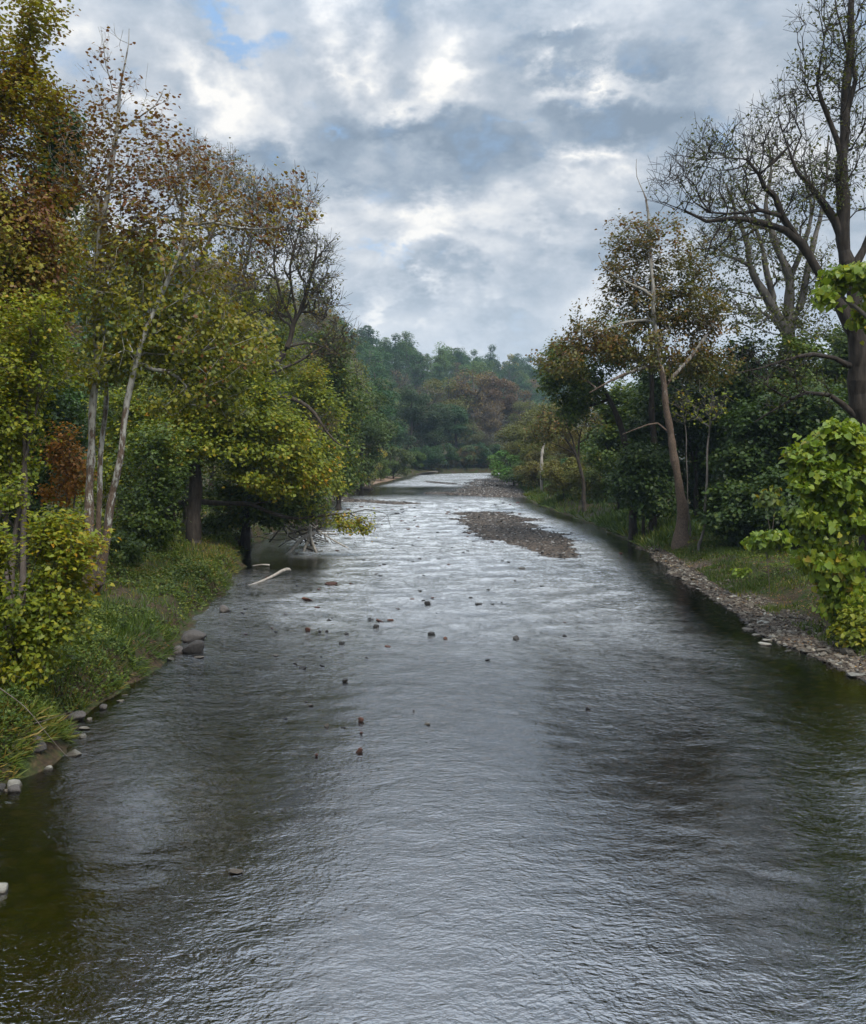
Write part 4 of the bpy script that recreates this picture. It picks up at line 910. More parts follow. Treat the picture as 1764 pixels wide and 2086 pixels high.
mid = [
 ('round_', 735, 762, 128, .95, 'green', 'leafy_tree', 'mid green round tree on the left bank above the near end of the beach'),
 ('open_', 708, 690, 140, .8, 'olive', 'leafy_tree', 'thin olive tree standing tallest behind the left river bank'),
 ('open_', 752, 862, 142, 1.0, 'yellow', 'leafy_tree', 'half bare yellowish tree leaning over the sandy beach'),
 ('tall', 725, 715, 172, 1.0, 'green', 'leafy_tree', 'green tree on the slope behind the sandy beach'),
 ('tall', 762, 730, 205, 1.2, 'dark', 'leafy_tree', 'tall dark green tree at the upper end of the beach'),
 ('round_b', 790, 835, 205, .9, 'dark', 'leafy_tree', 'low dark green tree where the beach meets the bend'),
 ('bush', 800, 905, 190, 1.2, 'green', 'shrub', 'green willow shrub at the far end of the sandy beach'),
 ('bush_b', 775, 935, 175, .9, 'bright', 'shrub', 'light green shrub growing on the sandy beach'),
 ('bush', 700, 950, 128, 1.1, 'olive', 'shrub', 'olive shrub at the near end of the sandy beach'),
 ('bush_b', 740, 940, 150, 1.0, 'olive', 'shrub', 'brownish olive shrub in the middle of the beach edge'),
 ('round_b', 838, 772, 243, 1.0, 'dark', 'leafy_tree', 'largest dark green tree at the river bend, leftmost of the dark trees'),
 ('round_', 884, 800, 248, .95, 'dark', 'leafy_tree', 'dark green tree right beside the largest one at the river bend'),
 ('tall', 928, 800, 252, 1.25, 'dark', 'leafy_tree', 'dark green tree in the middle of the river bend'),
 ('round_', 965, 850, 250, .9, 'grey', 'leafy_tree', 'grey green rounded tree at the bend right of the dark ones'),
 ('open_', 996, 872, 250, .9, 'grey', 'leafy_tree', 'pale grey green feathery tree at the river bend'),
 ('bush', 958, 906, 239.5, 1.2, 'rust', 'shrub', 'small orange tinted shrub at the water of the river bend'),
 ('bush_b', 922, 918, 236, 1.2, 'brown', 'shrub', 'greyish brown brush at the water line of the bend'),
 ('bush', 990, 920, 242, 1.3, 'brown', 'shrub', 'brownish low brush right of the middle of the bend'),
 ('bush', 862, 905, 229.5, 1.1, 'dark', 'shrub', 'dark low bush under the largest dark tree at the bend'),
 ('round_b', 1032, 862, 262, 1.0, 'dark', 'leafy_tree', 'dark tree at the far right end of the bend'),
 ('open_', 870, 762, 290, 1.0, 'brown', 'leafy_tree', 'brownish tree behind the largest dark tree of the bend'),
 ('round_', 915, 742, 296, 1.0, 'olive', 'leafy_tree', 'olive brown tree on the rise behind the bend'),
 ('open_', 962, 728, 300, 1.15, 'rust', 'leafy_tree', 'rust brown wide tree, highest on the rise behind the bend'),
 ('round_b', 1010, 742, 306, 1.0, 'rust', 'leafy_tree', 'rusty brown tree right of the highest one behind the bend'),
 ('open_', 1052, 765, 310, 1.0, 'rust', 'leafy_tree', 'rusty thin tree low on the right of the rise behind the bend'),
 ('open_', 1000, 800, 278, .9, 'rust', 'leafy_tree', 'reddish grey bare looking tree just behind the bend'),
 ('round_', 1080, 795, 275, .9, 'olive', 'leafy_tree', 'olive tree at the right end of the river gap'),
 ('bush', 1044, 912, 150, 1.25, 'bright', 'shrub', 'fresh green round bush at the water on the right bank before the bend'),
 ('bush_b', 1080, 935, 138, 1.0, 'olive', 'shrub', 'olive brown brush beside the upstream gravel bar'),
 ('round_', 1072, 812, 168, 1.25, 'olive', 'leafy_tree', 'olive tree on the right bank behind the fresh green bush'),
 ('round_', 1108, 795, 150, 1.15, 'olive', 'leafy_tree', 'thin olive tree right of the far river gap'),
 ('round_b', 1140, 835, 128, 1.15, 'olive', 'leafy_tree', 'yellowish olive tree around the pale snag on the right bank'),
 ('bush', 1130, 920, 118, 1.0, 'olive', 'shrub', 'yellow olive bush below the pale snag'),
 ('bush_b', 1175, 930, 104, 1.0, 'dark', 'shrub', 'dark bush left of the tree with fanned branches'),
 ('round_', 1240, 835, 104, 1.1, 'green', 'leafy_tree', 'mid green tree right of the tree with fanned branches'),
 ('bush', 1235, 930, 88, .9, 'green', 'shrub', 'green bush above the low green bank on the right'),
 ('bush_b', 1270, 985, 78, 1.1, 'dark', 'shrub', 'dark green brush just left of the straight dark trunk'),
 ('round_', 1268, 790, 96, .8, 'green', 'leafy_tree', 'green tree top rising left behind the leaning sycamore'),
 ('round_b', 1345, 740, 104, 1.0, 'green', 'leafy_tree', 'green tree behind the upper half of the leaning sycamore'),
 ('round_', 1440, 718, 110, 1.0, 'olive', 'leafy_tree', 'olive tree seen through the crown right of the leaning sycamore'),
 ('round_b', 1535, 700, 104, 1.0, 'green', 'leafy_tree', 'green tree behind the foot of the pale forked trunks'),
 ('round_', 1630, 695, 96, 1.0, 'olive', 'leafy_tree', 'olive tree behind the oak limb near the right edge'),
 ('round_b', 1730, 690, 90, 1.0, 'green', 'leafy_tree', 'green tree farthest to the right behind the oak trunk'),
 ('bush', 845, 915, 227, 1.1, 'green', 'shrub', 'green shrub at the water on the left end of the bend'),
 ('bush_b', 880, 908, 231.5, 1.1, 'dark', 'shrub', 'dark shrub at the water under the second dark tree of the bend'),
 ('bush', 908, 900, 234.5, 1.15, 'dark', 'shrub', 'dark shrub filling the foot of the middle tree of the bend'),
 ('bush_b', 945, 905, 238, 1.2, 'grey', 'shrub', 'grey green shrub at the water in the middle of the bend'),
 ('bush', 978, 898, 241, 1.2, 'dark', 'shrub', 'dark shrub behind the orange tinted one at the bend'),
 ('bush_b', 1010, 903, 243.5, 1.2, 'dark', 'shrub', 'dark green shrub at the right end of the bend'),
 ('bush', 1035, 890, 245.5, 1.2, 'grey', 'shrub', 'grey green shrub closing the river gap at the bend'),
 ('bush', 1062, 935, 143, 1.3, 'green', 'shrub', 'green shrub right beside the fresh green round bush'),
 ('bush_b', 1098, 915, 128, 1.1, 'olive', 'shrub', 'olive shrub at the foot of the pale snag'),
 ('round_', 1090, 850, 135, .9, 'olive', 'leafy_tree', 'low olive tree left of the pale snag'),
 ('round_b', 1160, 850, 112, .9, 'olive', 'leafy_tree', 'olive tree behind the branches that fan out'),
 ('bush', 1150, 925, 98, 1.0, 'olive', 'shrub', 'olive brush under the tree with fanned branches'),
 ('bush_b', 1205, 915, 93, 1.0, 'olive', 'shrub', 'yellowish brush right of the foot of the fan branched tree'),
 ('bush', 1120, 985, 112, 1.3, 'green', 'shrub', 'low green bush at the water opposite the upstream bar'),
 ('round_b', 1215, 870, 98, 1.0, 'green', 'leafy_tree', 'leafy green tree standing close behind the fan branched tree'),
 ('round_', 330, 640, 84, 1.0, 'green', 'leafy_tree', 'green tree at the hill foot behind the leaning white stem'),
 ('round_b', 230, 660, 78, 1.0, 'olive', 'leafy_tree', 'olive tree at the hill foot behind the upright white stem'),
 ('round_', 140, 640, 70, 1.0, 'green', 'leafy_tree', 'green tree at the hill foot behind the dark leafy tree'),
 ('round_b', 430, 700, 88, 1.0, 'olive', 'leafy_tree', 'olive tree at the hill foot behind the crooked bare tree'),
 ('round_', 540, 720, 98, 1.0, 'green', 'leafy_tree', 'green tree at the hill foot left of the bright green tree'),
 ('open_', 600, 650, 110, .9, 'olive', 'leafy_tree', 'thin olive tree on the lower hillside behind the bright green tree'),
 ('tall', 655, 690, 118, .9, 'green', 'leafy_tree', 'narrow green tree on the lower hillside left of the olive river tree'),
]
for m_ in mid: put_split(*m_[:6], m_[6], m_[7], m_[8] if len(m_) > 8 else ('shrub' if m_[6] == 'shrub' else 'tree'))

# tree with fanned branches and the pale snag on the right bank
make_tree('fan_branched_tree', 'slender tree with dark branches fanning to the upper left on the right bank', 'tree', 86, (1190, 1035),
          [[(1190, 1030, .22), (1188, 985, .18), (1180, 950, .17), (1172, 925, .15), (1150, 890, .09), (1118, 868, .04)], [(1175, 930, .12), (1165, 895, .08), (1150, 860, .04)], [(1178, 940, .12), (1182, 890, .08), (1190, 850, .04)], [(1172, 925, .08), (1130, 905, .05), (1100, 895, .03)]],
          [(1140, 850, 50, 35, 3, 1), (1190, 840, 40, 40, 3, 1), (1110, 880, 35, 25, 3, .7), (1215, 880, 25, 30, 2, .4)], 260, 3500, None, M_lbrown, M_bark, 401, size=.27, tip=.013, ntwig=700, twl=1.2, spread=.4, minz=4)
make_tree('pale_snag', 'pale dead snag standing among the olive trees on the right bank', 'dead tree', 118, (1103, 1000),
          [[(1103, 985, .2), (1104, 930, .2), (1108, 885, .15)]], [(1108, 890, 4, 4, .3, 1)], 4, 0, None, M_lbrown, M_drift, 402, tip=.03, minz=5, flare=.2)

# ---- the forest on the hillsides: every crown its own tree ----------------------
fl0 = dict(dark='dark green tree in the forest', green='mid green tree in the forest', olive='olive green tree in the forest',
          yellow='yellowing tree in the forest', rust='rust coloured tree in the forest', brown='brownish thinning tree in the forest')
pts = []
rh = np.random.default_rng(9)
cell = {}
for it in range(60000):
    y = rh.uniform(70, 800) ; x = rh.uniform(-130, 260)
    px = 882 + x / y * FP
    if px < 90 or px > 1330 or (px > 1120 and y < 520): continue
    if x > Lf(y) - 13 and y < 262: continue
    if 262 <= y < 300 and x > 40: continue
    if px < 520 and y < 95: continue
    sp_ = 6.2 if y < 300 else (7.8 if y < 500 else 8.8)
    if px < 560: sp_ *= 1.35
    cx, cyy = int(x // 12), int(y // 12)
    if any((x - a) ** 2 + (y - b) ** 2 < sp_ ** 2 for i in (-1, 0, 1) for j in (-1, 0, 1) for a, b in cell.get((cx + i, cyy + j), ())): continue
    cell.setdefault((cx, cyy), []).append((x, y)); pts.append((x, y))
pts = np.array(pts)
hz = ground(pts[:, 0], pts[:, 1])
# drop what stands behind the crest as seen from the bridge
keep = []
for (x, y), z in zip(pts, hz):
    tt = np.linspace(.3, .985, 60)
    zz_ = ground(x * tt, y * tt) + 6.0 * (tt * y > 80)
    los = H + (z + 17 - H) * tt
    low_los = H + (z + 9 - H) * tt
    keep.append((zz_ < los).all() and (z > 3.0))
pts, hz = pts[keep], hz[keep]
order = np.argsort(pts[:, 1])
# walk from near to far and leave out the trees wholly hidden behind nearer crowns of the forest
sky_line = np.full(500, -9.0); vis_ = []
for i in order:
    x, y = pts[i]; z = hz[i]
    px = 882 + x / y * FP; hw = 4.2 / y * FP
    j0, j1 = int(np.clip((px - hw) / 4, 0, 499)), int(np.clip((px + hw) / 4 + 1, 1, 500))
    top = (z + 14.5 - H) / y
    if top > np.mean(sky_line[j0:j1]) + (1.6 if px > 560 else 3.5) / y:
        vis_.append(i)
        e_ = (np.arange(j0, j1) * 4 + 2 - px) / hw
        sky_line[j0:j1] = np.maximum(sky_line[j0:j1], (z + 6 + 8.5 * np.sqrt(np.clip(1 - e_ ** 2, 0, 1)) - H) / y)
order = vis_
nfar = 0
for i in order:
    x, y = pts[i]; z = hz[i]
    n_ = fbm(np.array([x]), np.array([y]), 45, 3)[0] + rp.normal(0, .09)
    far = y > 320
    if far: col = 'dark' if n_ < .50 else 'green' if n_ < .62 else 'olive' if n_ < .68 else 'brown'
    else: col = 'dark' if n_ < .34 else 'green' if n_ < .46 else 'olive' if n_ < .60 else 'brown' if n_ < .68 else 'rust'
    if rp.random() < .04: col = 'yellow'
    if rp.random() < .05: col = 'rust'
    kind = {'brown': 'open_', 'rust': 'open_', 'yellow': 'tall'}.get(col) or ('round_', 'round_b', 'tall', 'round_', 'open_')[rp.integers(0, 5)]
    if rp.random() < .07: kind = 'bare'
    m_, h0 = KF[kind]
    zone = 'on the slope behind the left bank' if y < 300 else 'on the slope above the river bend' if y < 480 else 'on the farthest hazy ridge'
    shp = {'round_': 'round topped', 'round_b': 'broad', 'tall': 'narrow', 'open_': 'loose crowned', 'bare': 'almost bare'}[kind]
    pxx = 882 + x / y * FP
    prt = 'at its left' if pxx < 640 else 'left of centre' if pxx < 800 else 'in its middle' if pxx < 930 else 'at its right'
    lab = shp + ' ' + fl0[col].replace(' in the forest', '') + ' ' + zone + ' ' + prt
    s = rp.uniform(.66, 1.2) * (1.0 if y < 500 else 1.15)
    o = link('forest_tree', m_, None, (x, y, z - .3), label=lab, category='tree', group=lab.replace('tree', 'trees', 1))
    ws = s * rp.uniform(.95, 1.25)
    o.scale = (ws, ws, s); o.rotation_euler = (0, 0, rp.uniform(0, 6.28))
    j = rp.uniform(.8, 1.25)
    o.color = (*[a * j * 1.3 * rp.uniform(.92, 1.08) for a in COLS[col]], 1)
    nfar += 1
print('forest trees', nfar)
# ------------------------------------------------------------------ ground cover
M_grass = leaf_mat('grass_blades', [(0.0, (0.020, 0.042, 0.010)), (0.5, (0.052, 0.090, 0.018)), (0.8, (0.10, 0.125, 0.028)), (1.0, (0.18, 0.14, 0.05))], .3)
M_herb = leaf_mat('herb_leaves', [(0.0, (0.020, 0.044, 0.010)), (0.45, (0.060, 0.095, 0.018)), (0.8, (0.115, 0.145, 0.024)), (1.0, (0.16, 0.11, 0.03))], .3)
M_litter = leaf_mat('fallen_leaves', [(0.0, (0.06, 0.030, 0.014)), (0.4, (0.16, 0.075, 0.030)), (0.8, (0.28, 0.17, 0.07)), (1.0, (0.36, 0.28, 0.12))], .1, .7)
BLADE = (np.array([(-.5, 0, 0), (.5, 0, 0), (.32, .6, .04), (0, 1, .25), (-.32, .6, .04)], float), np.array([(0, 1, 2), (0, 2, 4), (4, 2, 3)]))
def bank_pts(rng, n, side, y0, y1, s0, s1, pw=1.6):
    u = rng.random(n); y = (y0 ** (1 - pw) + u * (y1 ** (1 - pw) - y0 ** (1 - pw))) ** (1 / (1 - pw))
    s = s0 + (s1 - s0) * rng.random(n) ** 1.25
    x = Lf(y) - s if side == 'L' else Rf(y) + s
    ok = (np.abs(x) < y * .53 + 1.0)
    return x[ok], y[ok], s[ok]
def grass(name, label, side, n, y0, y1, s0, s1, hgt, wid, seed, dens=None, tintoff=0.0, overhang=True):
    rng = np.random.default_rng(seed)
    x, y, s = bank_pts(rng, n, side, y0, y1, s0, s1)
    z = ground(x, y)
    ok = z > 0.04
    if dens is not None: ok &= rng.random(len(x)) < dens(x, y, s)
    x, y, s, z = x[ok], y[ok], s[ok], z[ok]
    m = len(x)
    hum = fbm(x, y, 1.3, seed)
    h = hgt * (.35 + 1.5 * np.clip(hum - .2, 0, 1)) * rng.uniform(.6, 1.3, m)
    lean = rng.normal(0, .38, (m, 2))
    if overhang:
        sg = 1 if side == 'L' else -1
        lean[:, 0] += sg * .75 * np.exp(-s / .6)
    t = norm(np.c_[lean, np.ones(m) * np.where(s < .5, .35, 1)])
    a = rng.uniform(0, 6.28, m); b = np.c_[np.cos(a), np.sin(a), 0 * a]; b = norm(b - (b * t).sum(1, keepdims=True) * t)
    F = np.stack([b, t, np.cross(b, t)], 2)
    tv, tf = BLADE
    loc = tv[None] * np.stack([np.full(m, 1.0) * wid * rng.uniform(.7, 1.3, m), h, h], 1)[:, None, :]
    V = np.einsum('nij,nkj->nki', F, loc) + np.c_[x, y, z - .03][:, None, :]
    T = (tf[None] + (np.arange(m) * 5)[:, None, None]).reshape(-1, 3)
    tint = np.clip(rng.beta(2, 2.5, m) + (fbm(x, y, 4.5, seed + 3) - .47) * 1.2 + tintoff, 0, 1)
    link(name, mesh(name, V.reshape(-1, 3), T, None, [M_grass], attrs={'tint': np.repeat(tint, 5)}), kind='stuff', label=label, category='grass')
def herbs(name, label, side, n, y0, y1, s0, s1, hgt, size, seed, mat=None, dens=None, flatl=False, cat='ground cover', thr=.42, off=0.0):
    rng = np.random.default_rng(seed)
    x, y, s = bank_pts(rng, n, side, y0, y1, s0, s1)
    z = ground(x, y); ok = z > .03
    if dens is not None: ok &= rng.random(len(x)) < dens(x, y, s)
    x, y, s, z = x[ok], y[ok], s[ok], z[ok]; m = len(x)
    hm = np.clip((fbm(x, y, 2.1, seed, 4) - thr) * 3.2, 0, 1) * (.4 + .6 * np.clip(fbm(x, y, .6, seed + 1) * 1.3, 0, 1))
    if not flatl:
        k = hm > .03; x, y, s, z, hm = x[k], y[k], s[k], z[k], hm[k]; m = len(x)
        zz_ = z + hgt * hm * rng.uniform(.25, 1, m) ** .5 * sstep(0, .8, s + .25)
    else: zz_ = z + .015
    F = leaf_frames(rng, m, .55 if not flatl else .93, .15)
    sz = size * rng.uniform(.6, 1.4, m) * (y / 30) ** .45
    tint = np.clip(rng.beta(2, 2.4, m) + (fbm(x, y, 3.0, seed + 9) - .47) * 1.1 + off, 0, 1)
    V, T = scatter(DIAMOND, np.c_[x, y, zz_], F, sz, .75)
    link(name, mesh(name, V, T, None, [mat or M_herb], attrs={'tint': np.repeat(tint, 4)}), kind='stuff', label=label, category=cat)
gd = lambda x, y, s: np.clip((fbm(x, y, 3.5, 61) - .26) * 3.5, .25, 1) * (1 - .75 * sstep(52, 60, y))
grass('grass', 'tall green grass on the left bank hanging over the water', 'L', 62000, 15, 75, -.15, 11, .42, .035, 501, gd)
grass('short_grass', 'short green grass on the right bank behind the stones', 'R', 110000, 20, 62, 1.0, 12, .26, .035, 502, lambda x, y, s: np.clip((fbm(x, y, 2.8, 62) - .33) * 4, .05, 1) * sstep(1.0, 1.9, s + (1 - sstep(0, .4, fbm(x, y, 1.5, 3) - .4)) * .4 + 1.6 * sstep(36, 48, y)), overhang=False)
grass('waterside_grass', 'green plants along the farther right bank at the water', 'R', 26000, 55, 150, 0.1, 8, .75, .10, 503, lambda x, y, s: np.clip((fbm(x, y, 5, 63) - .3) * 4, .1, 1), tintoff=-.1)
grass('beach_grass', 'low green grass behind the sandy beach on the left bank', 'L', 16000, 70, 240, 2.2, 10, .6, .12, 504, lambda x, y, s: .2 + .8 * (s > 3.0))
herbs('ground_cover', 'leafy green ground cover over the left bank', 'L', 125000, 14, 75, 0.05, 13, .85, .095, 511, dens=lambda x, y, s: 1 - .5 * sstep(55, 62, y))
herbs('tall_herbs', 'clumps of taller leafy herbs on the left bank', 'L', 60000, 15, 62, .3, 13, 1.15, .10, 515, thr=.52, off=-.08)
herbs('low_plants', 'low leafy plants over the right bank', 'R', 80000, 20, 78, 1.4, 15, .5, .085, 512, dens=lambda x, y, s: sstep(1.5, 2.8, s + 1.6 * sstep(36, 48, y)), thr=.45)
herbs('fallen_leaves', 'brown fallen leaves on the left bank', 'L', 14000, 14, 70, .05, 13, 0, .075, 513, M_litter, lambda x, y, s: np.clip((fbm(x, y, 3, 90) - .35) * 3, .1, 1), True, 'leaf litter')
herbs('scattered_leaves', 'tan and brown fallen leaves on the right shore and bank', 'R', 20000, 20, 62, .2, 13, 0, .070, 514, M_litter, lambda x, y, s: np.where(s < 3, 1, .45), True, 'leaf litter')

# ------------------------------------------------------------------ stones
import bmesh
def stone_mat(name, c0, c1, rough=.8):
    m, t = newmat(name)
    oi = t.new('ShaderNodeObjectInfo'); geo = t.new('ShaderNodeNewGeometry')
    n = t.noise(geo.outputs['Position'], 9.0, 5, .7)
    f = t.math('ADD', t.math('MULTIPLY', oi.outputs['Random'], .55), t.math('MULTIPLY', n.outputs[0], .45))
    c = t.ramp(f, [(.15, c0), (.85, c1)])
    s = t.new('ShaderNodeSeparateXYZ'); t.put(s.inputs[0], geo.outputs['Position'])
    wet = t.rng(s.outputs[2], .02, .07)
    c = t.mix(wet, t.mix(1.0, c, (.42, .38, .34), 'MULTIPLY'), c)
    p = principled(t, c, t.math('ADD', .35, t.math('MULTIPLY', wet, rough - .35)), .4, n.outputs[0], .9, .06)
    t.l.new(p.outputs[0], t.out.inputs[0]); return m
M_stone = stone_mat('stone_grey_brown', (.048, .039, .030), (.20, .172, .135))
M_pale = stone_mat('stone_pale', (.12, .115, .10), (.36, .34, .29))
M_boul = stone_mat('boulder_grey', (.030, .028, .027), (.13, .115, .105))
M_redst = stone_mat('stone_red_brown', (.045, .020, .013), (.14, .060, .036))
M_dkst = stone_mat('stone_dark_wet', (.020, .018, .016), (.055, .05, .045), .5)
def hull(name, seed, dims, n, mat, bev=0.0):
    rg = np.random.default_rng(seed); bm = bmesh.new()
    v = norm(rg.normal(0, 1, (n, 3))); v = np.sign(v) * np.abs(v) ** .75; v *= np.array(dims) * .5 * rg.uniform(.85, 1.1, (n, 1))
    for p_ in v: bm.verts.new(p_)
    r_ = bmesh.ops.convex_hull(bm, input=bm.verts)
    bmesh.ops.delete(bm, geom=[g for g in r_['geom_interior'] if isinstance(g, bmesh.types.BMVert)], context='VERTS')
    me_ = bpy.data.meshes.new(name); bm.to_mesh(me_); bm.free(); me_.materials.append(mat); return me_
SLAB = {m.name: [hull('stone', 600 + i, (1, .72, .20), 16, m) for i in range(6)] for m in (M_stone, M_pale, M_redst, M_dkst)}
LUMP = {m.name: [hull('stone', 620 + i, (1, .8, .62), 18, m) for i in range(5)] for m in (M_stone, M_pale, M_redst, M_dkst)}
def boulder_mesh(seed, dims, mat):
    rg = np.random.default_rng(seed); bm = bmesh.new(); bmesh.ops.create_icosphere(bm, subdivisions=3, radius=.5)
    o_ = rg.uniform(0, 50, 3)
    for v in bm.verts:
        c = np.array(v.co); d = fbm(c[0] * 1 + o_[0] + c[2] * .7, c[1] + o_[1] + c[2] * .4, .6, seed, 3)
        c = c * (.55 + .95 * float(d)); c[2] *= .85; c[2] = c[2] if c[2] > -.2 else -.2
        v.co = c * np.array(dims)
    for k_ in range(11):
        nn = norm(rg.normal(0, 1, 3)); lim = rg.uniform(.27, .40)
        for v in bm.verts:
            q_ = v.co.x * nn[0] + v.co.y * nn[1] + v.co.z * nn[2]
            if q_ > lim: v.co = [c_ - n_ * (q_ - lim) * .85 for c_, n_ in zip(v.co, nn)]
    for f in bm.faces: f.smooth = True
    me_ = bpy.data.meshes.new('boulder'); bm.to_mesh(me_); bm.free(); me_.materials.append(mat); return me_
rs = np.random.default_rng(31)
def stone_at(px, py, wpx, label, kind='lump', mat=M_stone, name='stone', zoff=0.0, Y=None, group=None, z0=None, cat='stone'):
    z = 0.0
    for _ in range(6):
        y = (H - z) * FP / (py - HOR) if Y is None else Y
        z = max(gz((px - 882) / FP * y, y), 0.0)
        if z0 is not None: z = z0
    x = (px - 882) / FP * y; wd = wpx / FP * y
    if kind == 'boulder': me_ = boulder_mesh(int(px * 7 + py), (1.3, 1.1, .95), mat)
    else: me_ = (SLAB if kind == 'slab' else LUMP)[mat.name][rs.integers(0, 5)]
    o = link(name, me_, None, (x, y, z + (.12 * wd if kind != 'slab' else .05 * wd) + zoff), label=label, category=cat, group=group)
    o.scale = (wd * 1.1, wd * 1.1, wd * (1.1 if name != 'river_stone' else 1.7 if kind == 'slab' else 1.3))
    o.rotation_euler = (rs.normal(0, .06), rs.normal(0, .06), rs.uniform(-.5, .5) + (PI if rs.random() < .5 else 0))
    return o
# boulders and stones along the left bank
for px, py, wd, lab, kd, mt in [
    (394, 1304, 38, 'large rounded grey boulder at the left water edge, upper of the boulder pair', 'boulder', M_boul), (394, 1328, 40, 'large brownish boulder at the left water edge below the grey one', 'boulder', M_boul),
    (362, 1330, 26, 'dark boulder just left of the brownish boulder', 'boulder', M_boul), (348, 1342, 34, 'flat pale stone left of the boulder group', 'slab', M_pale), (406, 1340, 22, 'flat thin stone lying in the water under the boulder pair', 'slab', M_stone),
    (456, 1246, 22, 'single grey boulder below the end of the grassy bank', 'boulder', M_boul), (245, 1428, 16, 'small white stone at the middle of the left water edge', 'slab', M_pale), (254, 1416, 11, 'tiny pale stone above the small white one', 'slab', M_pale),
    (182, 1466, 10, 'little pale stone at the left water edge above the white block', 'lump', M_pale), (172, 1485, 22, 'flat pale stone at the muddy notch of the left bank', 'slab', M_pale), (168, 1502, 15, 'white blocky stone standing at the left water edge', 'lump', M_pale),
    (146, 1536, 40, 'long flat white stone lying in shallow water at the left', 'slab', M_pale), (96, 1545, 20, 'pale pointed stone beside the long white one', 'lump', M_pale), (30, 1583, 26, 'grey rounded stone upper left of the lowest stones', 'boulder', M_boul),
    (28, 1603, 30, 'pale flat boulder lowest at the left bank', 'boulder', M_pale), (2, 1592, 18, 'grey stone cut by the left edge of the picture', 'boulder', M_boul), (14, 1612, 12, 'small dark stone below the pale flat boulder', 'lump', M_stone),
    (76, 1478, 40, 'large bluish grey stone half hidden in the left bank', 'boulder', M_boul), (152, 1446, 32, 'brown stone block exposed in the cut of the left bank', 'boulder', M_boul), (210, 1444, 17, 'grey stone at the water under hanging grass', 'boulder', M_boul),
    (3, 1815, 34, 'white stone alone in the shallow water at the lower left edge', 'boulder', M_pale), (481, 1778, 30, 'olive flat stone just under the surface in the near water', 'slab', M_stone)]:
    stone_at(px, py, wd, lab, kd, mt, name='boulder' if kd == 'boulder' else 'stone', cat='boulder' if kd == 'boulder' else 'stone')
# stones that stand out of the river
rr = [(1063, 1158, 15, M_stone, 'light brown block standing out of the river below the gravel bar'), (735, 1468, 14, M_redst, 'tallest red brown stone in the middle of the river'), (732, 1531, 15, M_redst, 'red brown stone nearest the viewer in mid river'),
      (736, 1494, 8, M_redst, 'small red stone between the two largest red brown stones'), (665, 1479, 10, M_stone, 'brown stone left of the tallest red brown stone'), (698, 1483, 13, M_dkst, 'flat dark stone right of the brown one left of mid river'),
      (645, 1539, 9, M_redst, 'small reddish stone left of the nearest river stone'), (869, 1474, 16, M_pale, 'pale flat stone alone right of the tallest red brown stone'), (843, 1447, 6, M_redst, 'tiny red stone above the pale flat one'),
      (703, 1388, 12, M_dkst, 'dark stone alone in the bright water left of the middle'), (907, 1302, 10, M_redst, 'reddish pointed stone in the middle riffle'), (879, 1294, 16, M_dkst, 'long dark stone left of the reddish pointed stone'),
      (790, 1318, 14, M_redst, 'red brown flat stone in the riffle line'), (696, 1312, 12, M_dkst, 'dark stone at the left end of the riffle line'), (706, 1292, 9, M_dkst, 'small dark stone above the left end of the riffle line'),
      (766, 1278, 13, M_dkst, 'dark stone right of the middle of the upper riffle'), (795, 1264, 15, M_redst, 'red stone at the right end of the red slab row'), (775, 1265, 20, M_redst, 'long red slab in the upper riffle'),
      (756, 1262, 12, M_dkst, 'dark stone at the left end of the red slab row'), (670, 1265, 10, M_dkst, 'black stone by itself on the upper left of the riffle'), (651, 1287, 8, M_dkst, 'small black stone, left of a close pair'), (665, 1287, 8, M_dkst, 'small black stone, right of a close pair'),
      (627, 1285, 14, M_redst, 'brown red stone at the left edge of the riffle'), (646, 1238, 13, M_redst, 'reddish stone below the long red slab group'), (629, 1221, 28, M_redst, 'long low reddish slab in the shallow water left'), (675, 1191, 28, M_redst, 'broad brick red slab farthest up the riffle'),
      (689, 1193, 14, M_stone, 'grey stone against the broad brick red slab'), (719, 1190, 16, M_redst, 'brick red stone right of the broad red slab'), (871, 1231, 14, M_dkst, 'dark stone alone in the bright water above the riffle'), (975, 1231, 16, M_dkst, 'dark slab at the right of the upper riffle'),
      (1003, 1231, 8, M_dkst, 'small dark stone right of the dark slab'), (1051, 1302, 15, M_dkst, 'dark stone on the right side of the riffle'), (994, 1345, 12, M_dkst, 'dark flat stone below the riffle right of the middle'), (634, 1437, 12, M_stone, 'brown stone in the line down the left shallows'),
      (624, 1430, 9, M_stone, 'brown stone at the top of the line down the left shallows'), (581, 1464, 10, M_dkst, 'dark stone at the edge of the brown shallows'), (615, 1361, 20, M_dkst, 'black ledge stone left of the riffle'), (658, 1356, 14, M_dkst, 'black low stone right of the black ledge'),
      (562, 1336, 12, M_stone, 'brown stone in the shallow water right of the boulder pair'), (603, 1352, 13, M_stone, 'grey brown stone beside the black ledge'), (1104, 1195, 10, M_dkst, 'dark stone right below the gravel bar'), (1150, 1296, 8, M_dkst, 'small dark stone far right in the riffle'),
      (1198, 1444, 11, M_dkst, 'dark stone near the right side of the river'), (747, 1339, 6, M_redst, 'tiny reddish stone left below the riffle line'), (965, 1103, 9, M_dkst, 'dark stone left of the lower part of the gravel bar'), (1140, 1003 + 13, 7, M_dkst, 'small dark stone in the channel right of the gravel bar'),
      (810, 1046, 14, M_dkst, 'flat dark stone in the upstream water left of the gravel bar')]
for px, py, wd, mt, lab in rr:
    stone_at(px, py, wd * .95, lab, 'slab' if ('slab' in lab or 'flat' in lab or 'ledge' in lab or 'low' in lab) else 'lump', mt, name='river_stone', z0=.015)
n_s = 0
